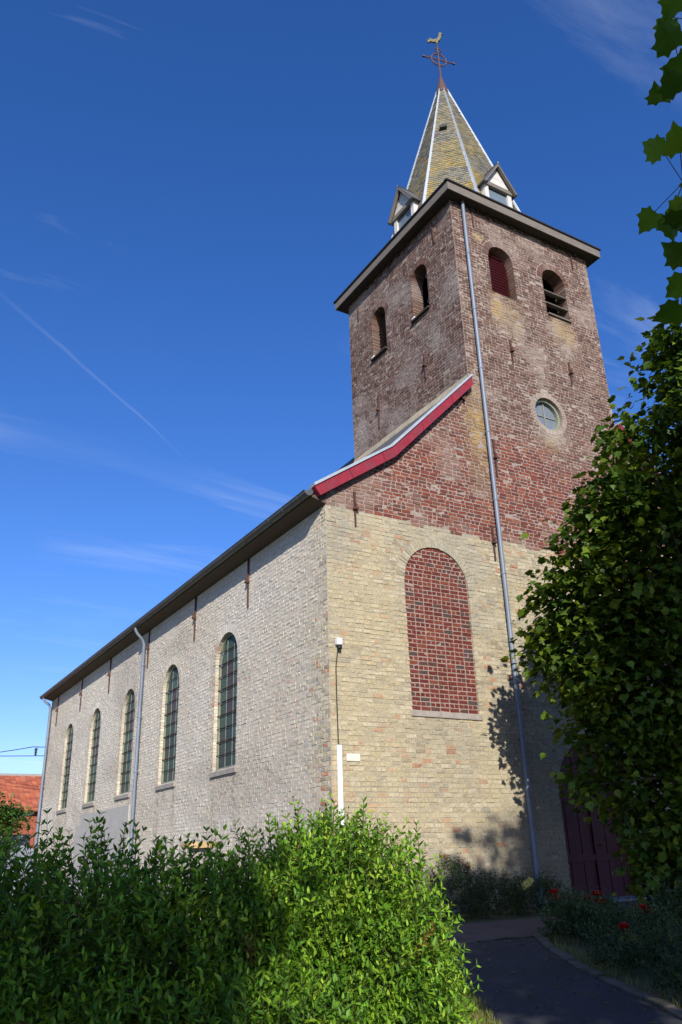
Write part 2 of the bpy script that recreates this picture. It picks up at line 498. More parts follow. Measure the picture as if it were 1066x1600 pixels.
class Wall:
    """a plane with an origin, a horizontal direction U and an outward normal N"""

    def __init__(s, O, U, N):
        s.O, s.U, s.N = map(np.array, (O, U, N))
        s.O = s.O.astype(float); s.U = s.U.astype(float); s.N = s.N.astype(float)

    def p(s, u, z, n=0.0):
        u = np.asarray(u, float)[..., None]; z = np.asarray(z, float)[..., None]; n = np.asarray(n, float)[..., None]
        return s.O + u * s.U + z * np.array([0, 0, 1.0]) + n * s.N

    def pt(s, u, z, n=0.0):
        return Vector(s.O + u * s.U + np.array([0, 0, z]) + n * s.N)

    def backing(s, name, outer, ops, mat, flip):
        polys = [[Vector((a, b, 0)) for a, b in outer]] + [[Vector((a, b, 0)) for a, b in o.outline(g=0.012)] for o in ops]
        flat = [v for P in polys for v in P]
        tris = tessellate_polygon(polys)
        m = MB()
        m.add([s.pt(v.x, v.y) for v in flat], [tuple(t) for t in tris])
        for o in ops:
            P = o.outline(g=0.012)
            n = len(P)
            m.add([s.pt(a, b) for a, b in P] + [s.pt(a, b, -o.depth) for a, b in P], [(i, (i + 1) % n, n + (i + 1) % n, n + i) for i in range(n)])
        o = part(m.build(name, mat))
        return o

    def bricks(s, u0, u1, z0, z1, h, L, ops, joint, colour, jit=0.007, proud=(0.001, 0.010), top=None, skip=None, bond='mixed', ubound=None):
        """lay courses; returns arrays describing boxes"""
        out = []
        nC = int(round((z1 - z0) / h))
        joint_of = joint if callable(joint) else (lambda z, j=joint: j)
        for k in range(nC):
            za = z0 + k * h; zm = za + h / 2
            joint = joint_of(zm)
            ua, ub = (u0, u1) if ubound is None else ubound(zm)
            if ub - ua < 0.06:
                continue
            iv = [(ua, ub, False, False)]
            for o in ops:
                b = o.block(zm)
                if b is None:
                    continue
                ds = o.depth if o.z0 < zm < o.zs and not isinstance(o, Round) else 0
                nv = []
                for a, c, e0, e1 in iv:
                    if b[1] <= a or b[0] >= c:
                        nv.append((a, c, e0, e1)); continue
                    if b[0] - a > 0.03:
                        nv.append((a, b[0], e0, ds))
                    if c - b[1] > 0.03:
                        nv.append((b[1], c, ds, e1))
                iv = nv
            for a, c, e0, e1 in iv:
                u = a
                first = True
                ph = (k % 2)
                stepn = 0
                while u < c - 0.01:
                    if bond == 'english':
                        l = L if ph == 0 else L / 2
                        if first and ph == 0:
                            l = L * 0.98
                        if first and ph == 1:
                            l = L * .5
                    else:
                        l = L * random.choice((1, 1, .5, .97, .52)) * random.uniform(.93, 1.05)
                        if first:
                            l = L * (.5 if ph else .98)
                    e = u + l
                    if c - e < L * .3:
                        e = c
                    d0 = e0 if first else 0
                    d1 = e1 if e == c else 0
                    dep = max(d0 or 0, d1 or 0)
                    a_ = u + (0 if d0 else joint / 2) ; b_ = e - (0 if d1 else joint / 2)
                    if b_ - a_ > 0.02:
                        out.append((a_, b_, za + joint / 2, za + h - joint / 2, -dep if dep else -0.04))
                    u = e; first = False; stepn += 1
        A_ = np.array(out)
        n = len(A_)
        # eight corners per brick: 4 at the back, 4 at the front (inset, jittered)
        f = RNG.uniform(*proud, n)
        ins = 0.004
        uu = np.stack([A_[:, 0], A_[:, 1], A_[:, 1], A_[:, 0]], 1); zz_ = np.stack([A_[:, 2], A_[:, 2], A_[:, 3], A_[:, 3]], 1)
        ju = RNG.normal(0, jit * .6, (n, 4)); jz = RNG.normal(0, jit * .6, (n, 4)); jn = RNG.normal(0, jit * .5, (n, 4))
        su = np.array([1, -1, -1, 1]) * ins; sz = np.array([1, 1, -1, -1]) * ins
        Vb = s.p(uu + ju * .5, zz_ + jz * .5, np.repeat(A_[:, 4:5], 4, 1))
        Vf = s.p(uu + ju + su, zz_ + jz + sz, f[:, None] + jn)
        V = np.concatenate([Vb, Vf], 1)          # (n,8,3)
        um = (A_[:, 0] + A_[:, 1]) / 2; zm = (A_[:, 2] + A_[:, 3]) / 2
        return V, colour(um, zm, n)

    def voussoirs(s, o, colour, L=0.22, w=0.085, full=False, depth=None):
        """radial bricks round an arch head"""
        tot = 2 * math.pi if full else math.pi
        nb = int(tot * (o.r + .1) / w)
        V = []
        for k in range(nb):
            a = tot * (k + .5) / nb; hw = tot / nb / 2 * .86
            rr0 = o.r + random.uniform(-.004, .004); rr1 = o.r + o.ring - .012 + random.uniform(-.02, .004)
            c4 = []
            for rr, aa in ((rr0, a - hw), (rr1, a - hw), (rr1, a + hw), (rr0, a + hw)):
                c4.append((o.c + rr * math.cos(aa), o.zs + rr * math.sin(aa)))
            fr = random.uniform(.004, .014)
            V.append([s.pt(x, z, -(o.depth if depth is None else depth)) for x, z in c4] + [s.pt(x, z, fr) for x, z in c4])
        V = np.array([[tuple(p) for p in b] for b in V])
        um = V[:, :, :].mean(1) @ s.U - s.O @ s.U; zm = V[:, :, 2].mean(1)
        return V, colour(um, zm, len(V))


BF = np.array([(4, 5, 6, 7), (0, 1, 5, 4), (1, 2, 6, 5), (2, 3, 7, 6), (3, 0, 4, 7)])


def brickmass(name, V, C, parent, kind='stuff', mat=None):
    n = len(V)
    F = (BF[None] + (np.arange(n) * 8)[:, None, None]).reshape(-1, 4)
    me = mesh_np(name, V.reshape(-1, 3), F, np.repeat(C, 8, 0))
    o = link(name, me, mat or M['brick'])
    o.parent = parent
    if kind:
        o['kind'] = kind
    return o


def split_bricks(V, C, parent, nmax, score, rest='brickwork'):
    """the nmax largest as single objects, the rest as one mesh"""
    order = np.argsort(score)
    pick = order[:nmax]; other = order[nmax:]
    for i in pick:
        b = brickmass('brick', V[i:i + 1], C[i:i + 1], parent, kind=None)
    if len(other):
        brickmass(rest, V[other], C[other], parent)


def choose(n, pal, w):
    pal = np.array([lin(*p) for p in pal]); w = np.array(w, float)
    return pal[RNG.choice(len(pal), n, p=w / w.sum())]


def mixc(a, b, t):
    t = np.clip(t, 0, 1)[:, None]
    return a * (1 - t) + b * t


YEL = [(182, 170, 144), (170, 158, 132), (192, 182, 158), (158, 150, 130), (178, 164, 130), (150, 145, 132), (178, 124, 92), (164, 104, 78), (176, 142, 120), (140, 126, 106)]
YW = [5, 5, 5, 4, 3, 3, 1.0, .5, 1.2, 1]
RED = [(124, 66, 54), (114, 62, 54), (134, 76, 60), (104, 60, 54), (118, 76, 66), (100, 66, 60), (138, 90, 72)]
RW = [4, 4, 3, 3, 2, 1.5, 1]
TOW = [(108, 82, 72), (98, 75, 67), (116, 89, 78), (92, 70, 63), (122, 98, 87), (108, 91, 83)]
TW = [4, 4, 3, 2, 1.5, 1.5]


def col_front(u, z, n):
    y = choose(n, YEL, YW)
    y = mixc(y, np.broadcast_to(lin(176, 165, 140), (n, 3)), np.full(n, .32))
    y = mixc(y, np.broadcast_to(lin(162, 158, 142), (n, 3)), np.clip((fbm(u, z, 3, 1.6) - .42) * 2.6, 0, .65))
    y = mixc(y, np.broadcast_to(lin(192, 178, 142), (n, 3)), np.clip((fbm(u, z, 8, 1.3) - .5) * 2.4, 0, .45))
    r = choose(n, RED, RW)
    r = mixc(r, np.broadcast_to(lin(150, 128, 116), (n, 3)), np.clip((fbm(u, z, 13, 1.1) - .5) * 3, 0, .6))
    t = choose(n, TOW, TW)
    t = mixc(t, np.broadcast_to(lin(176, 160, 148), (n, 3)), np.clip((fbm(u, z, 21, 1.0) - .54) * 2.4, 0, .38))
    # band of duller plain brick under the belfry
    bl = 8.0 + 0.12 * (vnoise(u, z, 31, .5) - .5) - 0.012 * u
    out = np.where((z > bl)[:, None], r, y)
    k = np.clip((z - 10.2 - (fbm(u, z, 33, 1.5) - .5) * 2.2) / 1.6, 0, 1)
    k = np.maximum(k, np.clip(1 - np.abs(u - 4.45) / .55, 0, 1) * (z > 9) * .8)
    k = np.maximum(k, np.clip(1 - (u / 1.1), 0, 1) * .8)
    out = np.where((z > bl)[:, None], mixc(r, t, k), out)
    w = np.clip(1.0 - np.abs(u - 2.83) / .95, 0, 1) ** .3 * np.clip((z - 1.9) / 1.8, 0, 1) * (z < 3.7) * (fbm(u * 3.2, z * .6, 83, .8) - .3)
    out = mixc(out, np.broadcast_to(lin(138, 130, 112), (n, 3)), np.clip(w, 0, .45))
    out = mixc(out, np.broadcast_to(lin(112, 110, 88), (n, 3)), np.clip(.9 - z, 0, .6) * (.4 + vnoise(u, z, 85, .7)))
    # lichen stains
    for (cu, cz, ru, rz, a) in ((5.75, 15.15, .22, .5, .75), (6.35, 14.9, .3, .7, .35), (8.1, 15.2, .25, .4, .5), (8.5, 15.1, .25, .5, .45), (4.5, 11.0, .3, 1.2, .65), (5.3, 17.5, .12, .12, .9), (7.2, 11.2, .3, .3, .3)):
        w = np.exp(-((u - cu) / ru) ** 2 - ((z - cz) / rz) ** 2) * a * (.4 + vnoise(u, z, 41, .2))
        out = mixc(out, np.broadcast_to(lin(186, 158, 92), (n, 3)), w)
    for (cu, cz, ru, rz, a) in ((6.55, 14.6, .22, .7, .3), (8.3, 14.5, .2, .4, .4), (7.1, 13.0, .1, .5, .8), (7.2, 11.45, .5, .25, .5)):
        w = np.exp(-((u - cu) / ru) ** 2 - ((z - cz) / rz) ** 2) * a
        out = mixc(out, np.broadcast_to(lin(188, 180, 166), (n, 3)), w)
    return out


def col_side(u, z, n):
    y = choose(n, YEL, [4, 4, 6, 3, 3, 2, .7, .2, 1.6, .5]) * 1.28  # yellow brick lightened to make up for sun grazing this wall
    y = mixc(y, np.broadcast_to(lin(205, 196, 180), (n, 3)), np.full(n, .38) * np.clip(u / 1.2, .2, 1))
    veil = np.clip(.72 - .75 * np.exp(-(u / .75) ** 2) + (fbm(u, z, 51, 2.2) - .5) * 1.2, 0, .86)
    for k in range(5):
        c = 5.2 + k * 4.125
        veil = veil * (1 - .75 * np.exp(-(np.abs(u - c - .75) / .3) ** 2) * ((z > 2.9) & (z < 6.3)))
        veil = veil * (1 - .5 * np.exp(-(np.abs(u - c) / .9) ** 2 - ((z - 2.7) / .35) ** 2))
    g_ = mixc(np.broadcast_to(lin(230, 222, 206), (n, 3)), np.broadcast_to(lin(208, 203, 196), (n, 3)), fbm(u, z, 57, .7))  # pale weathered veil, lightened further for the grazing sun
    out = mixc(y, g_ * RNG.uniform(.86, 1.08, (n, 1)), veil)
    for k in range(5):          # runs of dirt below the sills
        c = 5.22 + k * 4.125
        for e, a in ((-.68, .5), (.6, .42), (.1, .25)):
            w = a * np.exp(-((u - c - e - .06 * np.sin(z * 3 + k)) / .13) ** 2) * np.clip((z - .6) / 1.6, 0, 1) * (z < 2.95)
            out = mixc(out, np.broadcast_to(lin(128, 120, 108), (n, 3)), w)
    out = mixc(out, np.broadcast_to(lin(120, 120, 98), (n, 3)), np.clip(1.1 - z, 0, .6) * (.5 + vnoise(u, z, 77, .8)))
    out = mixc(out, np.broadcast_to(lin(150, 140, 128), (n, 3)), np.clip((fbm(u * .5, z, 79, 1.4) - .52) * 2.2, 0, .4))
    return out


def col_tower(u, z, n):
    t = choose(n, TOW, TW)
    v = np.clip((fbm(u, z, 61, 1.3) - .54) * 2.2 + .34 * np.exp(-((u - .7) / .7) ** 2) * (z < 17), 0, .72)
    return mixc(t, np.broadcast_to(lin(178, 168, 162), (n, 3)), v)


def col_seal(u, z, n):
    return choose(n, [(106, 52, 46), (114, 58, 50), (98, 48, 44), (122, 66, 52), (88, 64, 60), (80, 68, 66)], [6, 5, 4, 2, 1.8, 1.4])


FRONT = Wall((0, 0, 0), (1, 0, 0), (0, -1, 0))
SIDE = Wall((0, 0, 0), (0, 1, 0), (-1, 0, 0))
TLEFT = Wall((XT, 0, 0), (0, 1, 0), (-1, 0, 0))
TRIGHT = Wall((X1T, 0, 0), (0, 1, 0), (1, 0, 0))

SEAL = Opening(2.83, 0.885, 3.77, 6.57, depth=0.045)
SEAL_R = Opening(2 * CX - 2.83, 0.885, 3.77, 6.57, depth=0.045)
DOOR = Opening(6.95, 1.17, -0.02, 2.2, depth=0.36, ring=0.26)
BEL_L = Opening(6.09, 0.465, 15.66, 16.95, depth=0.42)
BEL_R = Opening(8.19, 0.465, 15.66, 16.95, depth=0.42)
OCU = Round(7.17, 12.1, 0.5)
f_ops = [SEAL, SEAL_R, DOOR, BEL_L, BEL_R, OCU]
ZT = 18.55

outer = [(0, -.2), (NW, -.2), (NW, rake(NW)), (NW - 1.73, rake(1.73)), (X1T, rake(4.39)), (X1T, ZT), (XT, ZT), (XT, rake(4.39)), (1.73, rake(1.73)), (0, rake(0))]
front_wall = FRONT.backing('front_wall', outer, f_ops, M['mortar_y'], False)
# the mortar of the upper red brickwork is a separate colour: second slot by height
front_wall.data.materials.append(M['mortar_r'])
bm = bmesh.new(); bm.from_mesh(front_wall.data)
bmesh.ops.bisect_plane(bm, geom=bm.verts[:] + bm.edges[:] + bm.faces[:], plane_co=(0, 0, 7.95), plane_no=(0, 0, 1))
for f in bm.faces:
    f.material_index = 1 if f.calc_center_median().z > 7.95 else 0
bm.to_mesh(front_wall.data); bm.free()


def front_bounds(z):
    if z > 12.27:
        return (XT, X1T)
    a = float(np.interp(z, [8.2 + .27, 9.6, 12.27], [0, 1.73, 4.39])) if z > 8.47 else 0.0
    return (a, NW - a)


HC = 0.094
V1, C1 = FRONT.bricks(0, NW, -.1, ZT, HC, 0.25, f_ops, lambda z: 0.013 if z < 8 else 0.017, col_front, ubound=front_bounds)
Vs = [V1]; Cs = [C1]
for o in (SEAL, SEAL_R, DOOR, BEL_L, BEL_R):
    v, c = FRONT.voussoirs(o, col_front); Vs.append(v); Cs.append(c)
v, c = FRONT.voussoirs(OCU, col_front, full=True, w=.075); Vs.append(v); Cs.append(mixc(c, np.broadcast_to(lin(180, 168, 154), c.shape), np.full(len(c), .6)))
V1 = np.concatenate(Vs); C1 = np.concatenate(Cs)
ctr = V1.mean(1)
D = ctr - CAM; dep = D @ f_
px = 533 + 1269.89 * (D @ r2) / dep; py = 800 - 1269.89 * (D @ u2) / dep
wdt = np.ptp(V1[:, :, 0], axis=1)
sc = dep - 12 * (wdt - .2) + 100 * ((py > 1235) | (px > 775))
split_bricks(V1, C1, front_wall, 300, sc)

# side wall of the nave
n_ops = [Opening(5.22 + 4.125 * k, 0.70, 3.04, 5.71, depth=0.15) for k in range(5)]
side_wall = SIDE.backing('side_wall', [(0, -.2), (LEN, -.2), (LEN, 8.25), (0, 8.25)], n_ops, M['mortar_g'], True)
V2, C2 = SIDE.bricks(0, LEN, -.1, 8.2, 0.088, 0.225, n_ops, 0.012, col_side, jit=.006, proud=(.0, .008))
Vs = [V2]; Cs = [C2]
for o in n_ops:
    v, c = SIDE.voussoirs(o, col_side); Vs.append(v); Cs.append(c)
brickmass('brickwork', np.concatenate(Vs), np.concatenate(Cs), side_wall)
cpart(MB().box(0.25, NW - .01, LEN - .02, LEN + .25, -.2, 8.2), 'rear_wall', M['mortar_y'])
cpart(MB().box(NW, NW + .25, 0.02, LEN, -.2, 8.2), 'far_side_wall', M['mortar_y'])

# tower sides
t_ops = [Opening(1.72, 0.385, 15.55, 16.93, depth=0.42), Opening(3.95, 0.385, 15.5, 16.87, depth=0.42)]
tower_wall = TLEFT.backing('tower_side_wall', [(0, 10.5), (DT, 10.5), (DT, ZT), (0, ZT)], t_ops, M['mortar_r'], True)
V3, C3 = TLEFT.bricks(0, DT, 10.9, ZT, HC, 0.25, t_ops, 0.017, col_tower)
Vs = [V3]; Cs = [C3]
for o in t_ops:
    v, c = TLEFT.voussoirs(o, col_tower); Vs.append(v); Cs.append(c)
brickmass('brickwork', np.concatenate(Vs), np.concatenate(Cs), tower_wall)
trw = TRIGHT.backing('tower_side_wall', [(0, 10.5), (DT, 10.5), (DT, ZT), (0, ZT)], [], M['mortar_r'], False)
V4, C4 = TRIGHT.bricks(0, DT, 10.9, ZT, HC, 0.25, [], 0.015, col_tower)
brickmass('brickwork', V4, C4, trw)
cpart(MB().box(XT + .02, X1T - .02, DT - .2, DT - .01, 10.5, ZT), 'tower_rear_wall', M['mortar_r'])
# near-black block and floor painted as the unlit chamber behind the belfry openings
cpart(MB().box(XT + 1.6, X1T - 1.0, 1.4, DT - .6, 14.6, 18.4), 'dark_chamber_block', M['void'])
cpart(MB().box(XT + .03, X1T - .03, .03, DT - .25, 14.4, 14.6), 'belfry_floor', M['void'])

# walled-up window: its own thin-jointed red bricks
seals = []
for i, o in enumerate((SEAL, SEAL_R)):
    P = o.outline(n=20, g=0.008)
    m = MB(); n = len(P)
    m.add([FRONT.pt(a, b, -0.03) for a, b in P] + [FRONT.pt(a, b, -0.09) for a, b in P], [tuple(range(n))] + [(k, (k + 1) % n, n + (k + 1) % n, n + k) for k in range(n)])
    sw = cpart(m, 'walled_up_window', M['white_mortar'])
    W2 = Wall((0, 0.03, 0), (1, 0, 0), (0, -1, 0))

    def bnd(z, o=o):
        if z < o.zs:
            return (o.c - o.w, o.c + o.w)
        d = z - o.zs
        if d >= o.r - .01:
            return (0, 0)
        h = math.sqrt(o.r ** 2 - d * d)
        return (o.c - h, o.c + h)
    v, c = W2.bricks(0, 1, o.z0 + .004, o.zs + o.r, 0.0945, 0.25, [], 0.016, col_seal, jit=.006, proud=(.003, .007), bond='english', ubound=bnd)
    if i == 0:
        split_bricks(v, c, sw, 300, v.mean(1)[:, 2] - 2 * np.ptp(v[:, :, 0], axis=1) * 0)
    else:
        brickmass('brickwork', v, c, sw)
    s_ = MB().box(o.c - o.w - .05, o.c + o.w + .05, -.035, .04, o.z0 - .13, o.z0 - .004)
    sub(s_, 'sill', M['stone'], sw, bevel=.008)

# nave windows
for k, o in enumerate(n_ops):
    m = MB()
    P = o.outline(n=18); n = len(P)
    Pi = o.outline(n=18, g=-.075)
    m.add([SIDE.pt(a, b, -.09) for a, b in P] + [SIDE.pt(a, b, -.09) for a, b in Pi] + [SIDE.pt(a, b, -.15) for a, b in Pi],
          [(i, (i + 1) % n, n + (i + 1) % n, n + i) for i in range(n)] + [(n + i, n + (i + 1) % n, 2 * n + (i + 1) % n, 2 * n + i) for i in range(n)])
    win = cpart(m, 'nave_window', M['pale_frame'])
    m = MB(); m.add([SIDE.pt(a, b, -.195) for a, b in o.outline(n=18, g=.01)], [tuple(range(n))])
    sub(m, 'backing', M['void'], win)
    # leaded lights: three columns, ten rows, each pane a mesh
    w = o.w - .075
    cols = np.linspace(o.c - w, o.c + w, 4)
    zb = np.linspace(o.z0 + .06, o.zs + o.r - .075, 11)
    for j in range(10):
        for i in range(3):
            us = np.linspace(cols[i] + .008, cols[i + 1] - .008, 4)
            lo = zb[j] + .008
            tops = []
            for u in us:
                d = abs(u - o.c); rr = o.r - .08
                top = o.zs + math.sqrt(max(rr * rr - d * d, 0)) if d < rr else o.zs
                tops.append(min(zb[j + 1] - .008, top))
            if max(tops) - lo < .05:
                continue
            tops = [max(t, lo + .004) for t in tops]
            P = [(u, lo) for u in us] + [(u, t) for u, t in zip(us[::-1], tops[::-1])]
            tilt = random.uniform(-.006, .006)
            Vp = [tuple(SIDE.pt(a, b, -.125 + tilt * (a - o.c) * 3)) for a, b in P]
            base = lin(*random.choice([(62, 82, 72), (54, 74, 66), (68, 88, 76), (60, 70, 64), (52, 62, 58), (66, 68, 62)]))
            if 3 < j < 8 and i == 1 and random.random() < .7:
                base = lin(72, 62, 60)
            Fp = [(q, q + 1, 6 - q, 7 - q) for q in range(3)]
            me = mesh_np('pane', Vp, Fp, np.tile(base, (8, 1)))
            pn = link('pane', me, M['glass_green']); pn.parent = win
    for j in range(1, 10):
        z = zb[j]
        hw = o.w if z < o.zs else math.sqrt(max(o.r ** 2 - (z - o.zs) ** 2, .01))
        if hw < .15:
            continue
        m = MB().tube([SIDE.pt(o.c - hw, z, -.085), SIDE.pt(o.c + hw, z, -.085)], .009 if j % 2 else .013, n=5)
        sub(m, 'saddle_bar', M['iron'], win)
    m = MB()
    for q in (1, 2):
        d = abs(cols[q] - o.c)
        m.obox(SIDE.pt(cols[q], (o.z0 + o.zs + math.sqrt(o.r ** 2 - d * d)) / 2, -.118), (.006, 0, 0), (0, .009, 0), (0, 0, (o.zs + math.sqrt(o.r ** 2 - d * d) - o.z0) / 2 - .05))
    sub(m, 'glazing_bar', M['pale_frame'], win)
    m = MB(); m.add([SIDE.pt(a, b, c_) for c_ in (-.14, .055) for a, b in ((o.c - o.w - .08, o.z0 - .13), (o.c + o.w + .08, o.z0 - .13), (o.c + o.w + .08, o.z0 + (.03 if c_ < 0 else -.02)), (o.c - o.w - .08, o.z0 + (.03 if c_ < 0 else -.02)))],
                    [(0, 1, 2, 3), (7, 6, 5, 4), (0, 4, 5, 1), (1, 5, 6, 2), (2, 6, 7, 3), (3, 7, 4, 0)])
    sub(m, 'sill', M['stone'], win)

# belfry openings
m = MB(); P = BEL_L.outline(n=14); n = len(P)
m.add([FRONT.pt(a, b, -.30) for a, b in P], [tuple(range(n))])
bel = cpart(m, 'belfry_opening', M['dark_red']); bel['label'] = 'arched opening closed by dark red slatted shutter'
for k in range(16):
    z = 15.72 + k * .102
    hw = .45 if z < 16.95 else math.sqrt(max(.45 ** 2 - (z - 16.95) ** 2, .001))
    if hw > .08:
        sub(MB().obox((6.09, .25, z), (hw, 0, 0), (0, .03, .022), (0, -.005, .007)), 'slat', M['dark_red'], bel)
m = MB(); P = BEL_R.outline(n=14)
m.add([FRONT.pt(a, b, -.95) for a, b in P], [tuple(range(n))])
bel = cpart(m, 'belfry_opening', M['void']); bel['label'] = 'open arched opening with two slanting grey boards'
for z in (16.62, 16.18):
    sub(MB().obox((8.19, .16, z), (.462, 0, 0), (0, .17, .10), (0, -.008, .014)), 'louvre_board', M['grey_wood'], bel)
sub(MB().obox((8.19, .12, 15.69), (.462, 0, 0), (0, .19, .05), (0, -.006, .02)), 'sill', M['grey_wood'], bel)
for i, o in enumerate(t_ops):
    m = MB(); P = o.outline(n=14)
    m.add([TLEFT.pt(a, b, -.9 if i == 0 else -.34) for a, b in P], [tuple(range(n))])
    bel = cpart(m, 'belfry_opening', M['void'])
    m = MB().box(XT - .1, XT + .40, o.c - .42, o.c + .44, o.z0 - .02, o.z0 + .03)
    sub(m, 'sill', M['dark_wood'], bel)
    sub(MB().box(XT - .07, XT + .1, o.c + .28, o.c + .43, o.z0 + .032, o.z0 + .14), 'sill_end_stone', M['white_stone'], bel, bevel=.02)
    if i == 1:
        for k in range(13):
            z = o.z0 + .1 + k * .12
            hw = .37 if z < o.zs else math.sqrt(max(.37 ** 2 - (z - o.zs) ** 2, .001))
            if hw > .08:
                sub(MB().obox((XT + .29, o.c, z), (.04, 0, -.02), (0, hw, 0), (.004, 0, .008)), 'slat', M['dark_wood'], bel)
# red shutter folded out on the far side of the tower
cpart(MB().box(X1T + .02, X1T + .14, .9, 1.45, 16.3, 17.5), 'side_shutter', M['red_paint'])

# round window
m = MB(); nn = 28
ro, ri = .5, .43
m.add([FRONT.pt(7.17 + r * math.cos(2 * math.pi * k / nn), 12.1 + r * math.sin(2 * math.pi * k / nn), d) for r, d in ((ro, -.09), (ri, -.09), (ri, -.2)) for k in range(nn)],
      [(q * nn + k, q * nn + (k + 1) % nn, (q + 1) * nn + (k + 1) % nn, (q + 1) * nn + k) for q in range(2) for k in range(nn)])
rw = cpart(m, 'round_window', M['pale_frame'])
for q in range(4):
    a0 = q * math.pi / 2
    P = [(7.17 + .012 * (1 if q in (0, 3) else -1), 12.1 + .012 * (1 if q < 2 else -1))] + [(7.17 + .435 * math.cos(a0 + math.pi / 2 * k / 8), 12.1 + .435 * math.sin(a0 + math.pi / 2 * k / 8)) for k in range(9)]
    sub(MB().add([FRONT.pt(a, b, -.19 - random.uniform(0, .01)) for a, b in P], [tuple(range(10))]), 'pane', M['glass_grey'], rw)
sub(MB().box(7.15, 7.19, .165, .187, 11.665, 12.535), 'glazing_bar', M['pale_frame'], rw)
sub(MB().box(6.735, 7.148, .168, .186, 12.085, 12.115).box(7.192, 7.605, .168, .186, 12.085, 12.115), 'glazing_bar', M['pale_frame'], rw)

# front door: two leaves of planks under an arch
m = MB(); P = DOOR.outline(n=18); n = len(P)
m.add([FRONT.pt(a, b, -.35) for a, b in P], [tuple(range(n))])
door = cpart(m, 'front_door', M['dark_red'])
pw = .195
for k in range(12):
    a = 5.785 + k * pw; b = a + pw - .012
    tops = []
    for u in (a, b):
        d = min(abs(u - 6.95), 1.165)
        tops.append(2.2 + math.sqrt(1.165 ** 2 - d * d))
    y0 = .30 + (.01 if k % 2 else 0)
    m = MB().add([(a, y0, .03), (b, y0, .03), (b, y0, tops[1]), (a, y0, tops[0]), (a, .345, .03), (b, .345, .03), (b, .345, tops[1]), (a, .345, tops[0])],
                 [(0, 1, 2, 3), (0, 4, 5, 1), (1, 5, 6, 2), (2, 6, 7, 3), (3, 7, 4, 0)])
    sub(m, 'plank', M['dark_red'], door)
for z in (.78, 2.05):
    sub(MB().box(5.79, 6.92, .272, .299, z, z + .14).box(6.98, 8.1, .272, .299, z, z + .14), 'rail', M['dark_red'], door)
sub(MB().box(6.925, 6.975, .265, .299, .03, 3.3), 'cover_strip', M['dark_red'], door)
sub(MB().tube([(7.08, .28, 1.1), (7.08, .22, 1.1), (7.2, .21, 1.1)], .014, n=8), 'handle', M['iron'], door)
cpart(MB().box(5.3, 8.6, -.55, .3, -.12, .035), 'doorstep', M['stone'], bevel=.02)

# plaster patch and white stone
cpart(MB().box(-.035, .0, 12.6, 18.5, -.1, 2.68).box(-.035, 0, 18.5, 19.1, -.1, 2.32), 'cement_patch', M['cement'])
cpart(MB().box(.33, .63, -.03, .03, 2.71, 2.85), 'white_stone_block', M['white_stone'], bevel=.008)

# nave roof with bell-cast eave
prof = [(-.42, 8.24), (1.73, 9.72), (4.39, 12.42), (CX, 15.25)]
full = prof + [(2 * CX - x, z) for x, z in prof[-2::-1]]
m = MB(); n = len(full)
V = []
for y in (-.13, LEN + .15):
    V += [(x, y, z) for x, z in full]
    V += [(x, y, z - .14) for x, z in full]
Fq = []
for i in range(n - 1):
    Fq += [(i, i + 1, 2 * n + i + 1, 2 * n + i), (n + i, 3 * n + i, 3 * n + i + 1, n + i + 1), (i, n + i, n + i + 1, i + 1), (2 * n + i, 2 * n + i + 1, 3 * n + i + 1, 3 * n + i)]
Fq += [(0, 2 * n, 3 * n, n), (n - 1, 2 * n - 1, 4 * n - 1, 3 * n - 1)]
# the roof is cut away where the tower stands
m2 = MB()
def roofslab(pa, pb, y0, y1):
    (xa, za), (xb, zb_) = pa, pb
    m2.add([(xa, y0, za), (xb, y0, zb_), (xb, y1, zb_), (xa, y1, za), (xa, y0, za - .12), (xb, y0, zb_ - .12), (xb, y1, zb_ - .12), (xa, y1, za - .12)],
           [(0, 1, 2, 3), (4, 7, 6, 5), (0, 4, 5, 1), (1, 5, 6, 2), (2, 6, 7, 3), (3, 7, 4, 0)])
for sgn in (0, 1):
    q = prof if not sgn else [(2 * CX - x, z) for x, z in prof]
    roofslab(q[0], q[1], -.02, LEN + .1); roofslab(q[1], (XT - .03 if not sgn else X1T + .03, q[2][1] - .03), -.02, LEN + .1)
    roofslab(q[2], q[3], DT + .02, LEN + .1)
cpart(m2, 'nave_roof', M['slate_roof'])
# cement fillet where roof meets tower
cpart(MB().add([(XT - .12, -.02, 12.30), (XT - .012, -.02, 12.56), (XT - .012, DT, 12.56), (XT - .12, DT, 12.30)], [(0, 1, 2, 3)]), 'tower_flashing', M['mortar_y'])

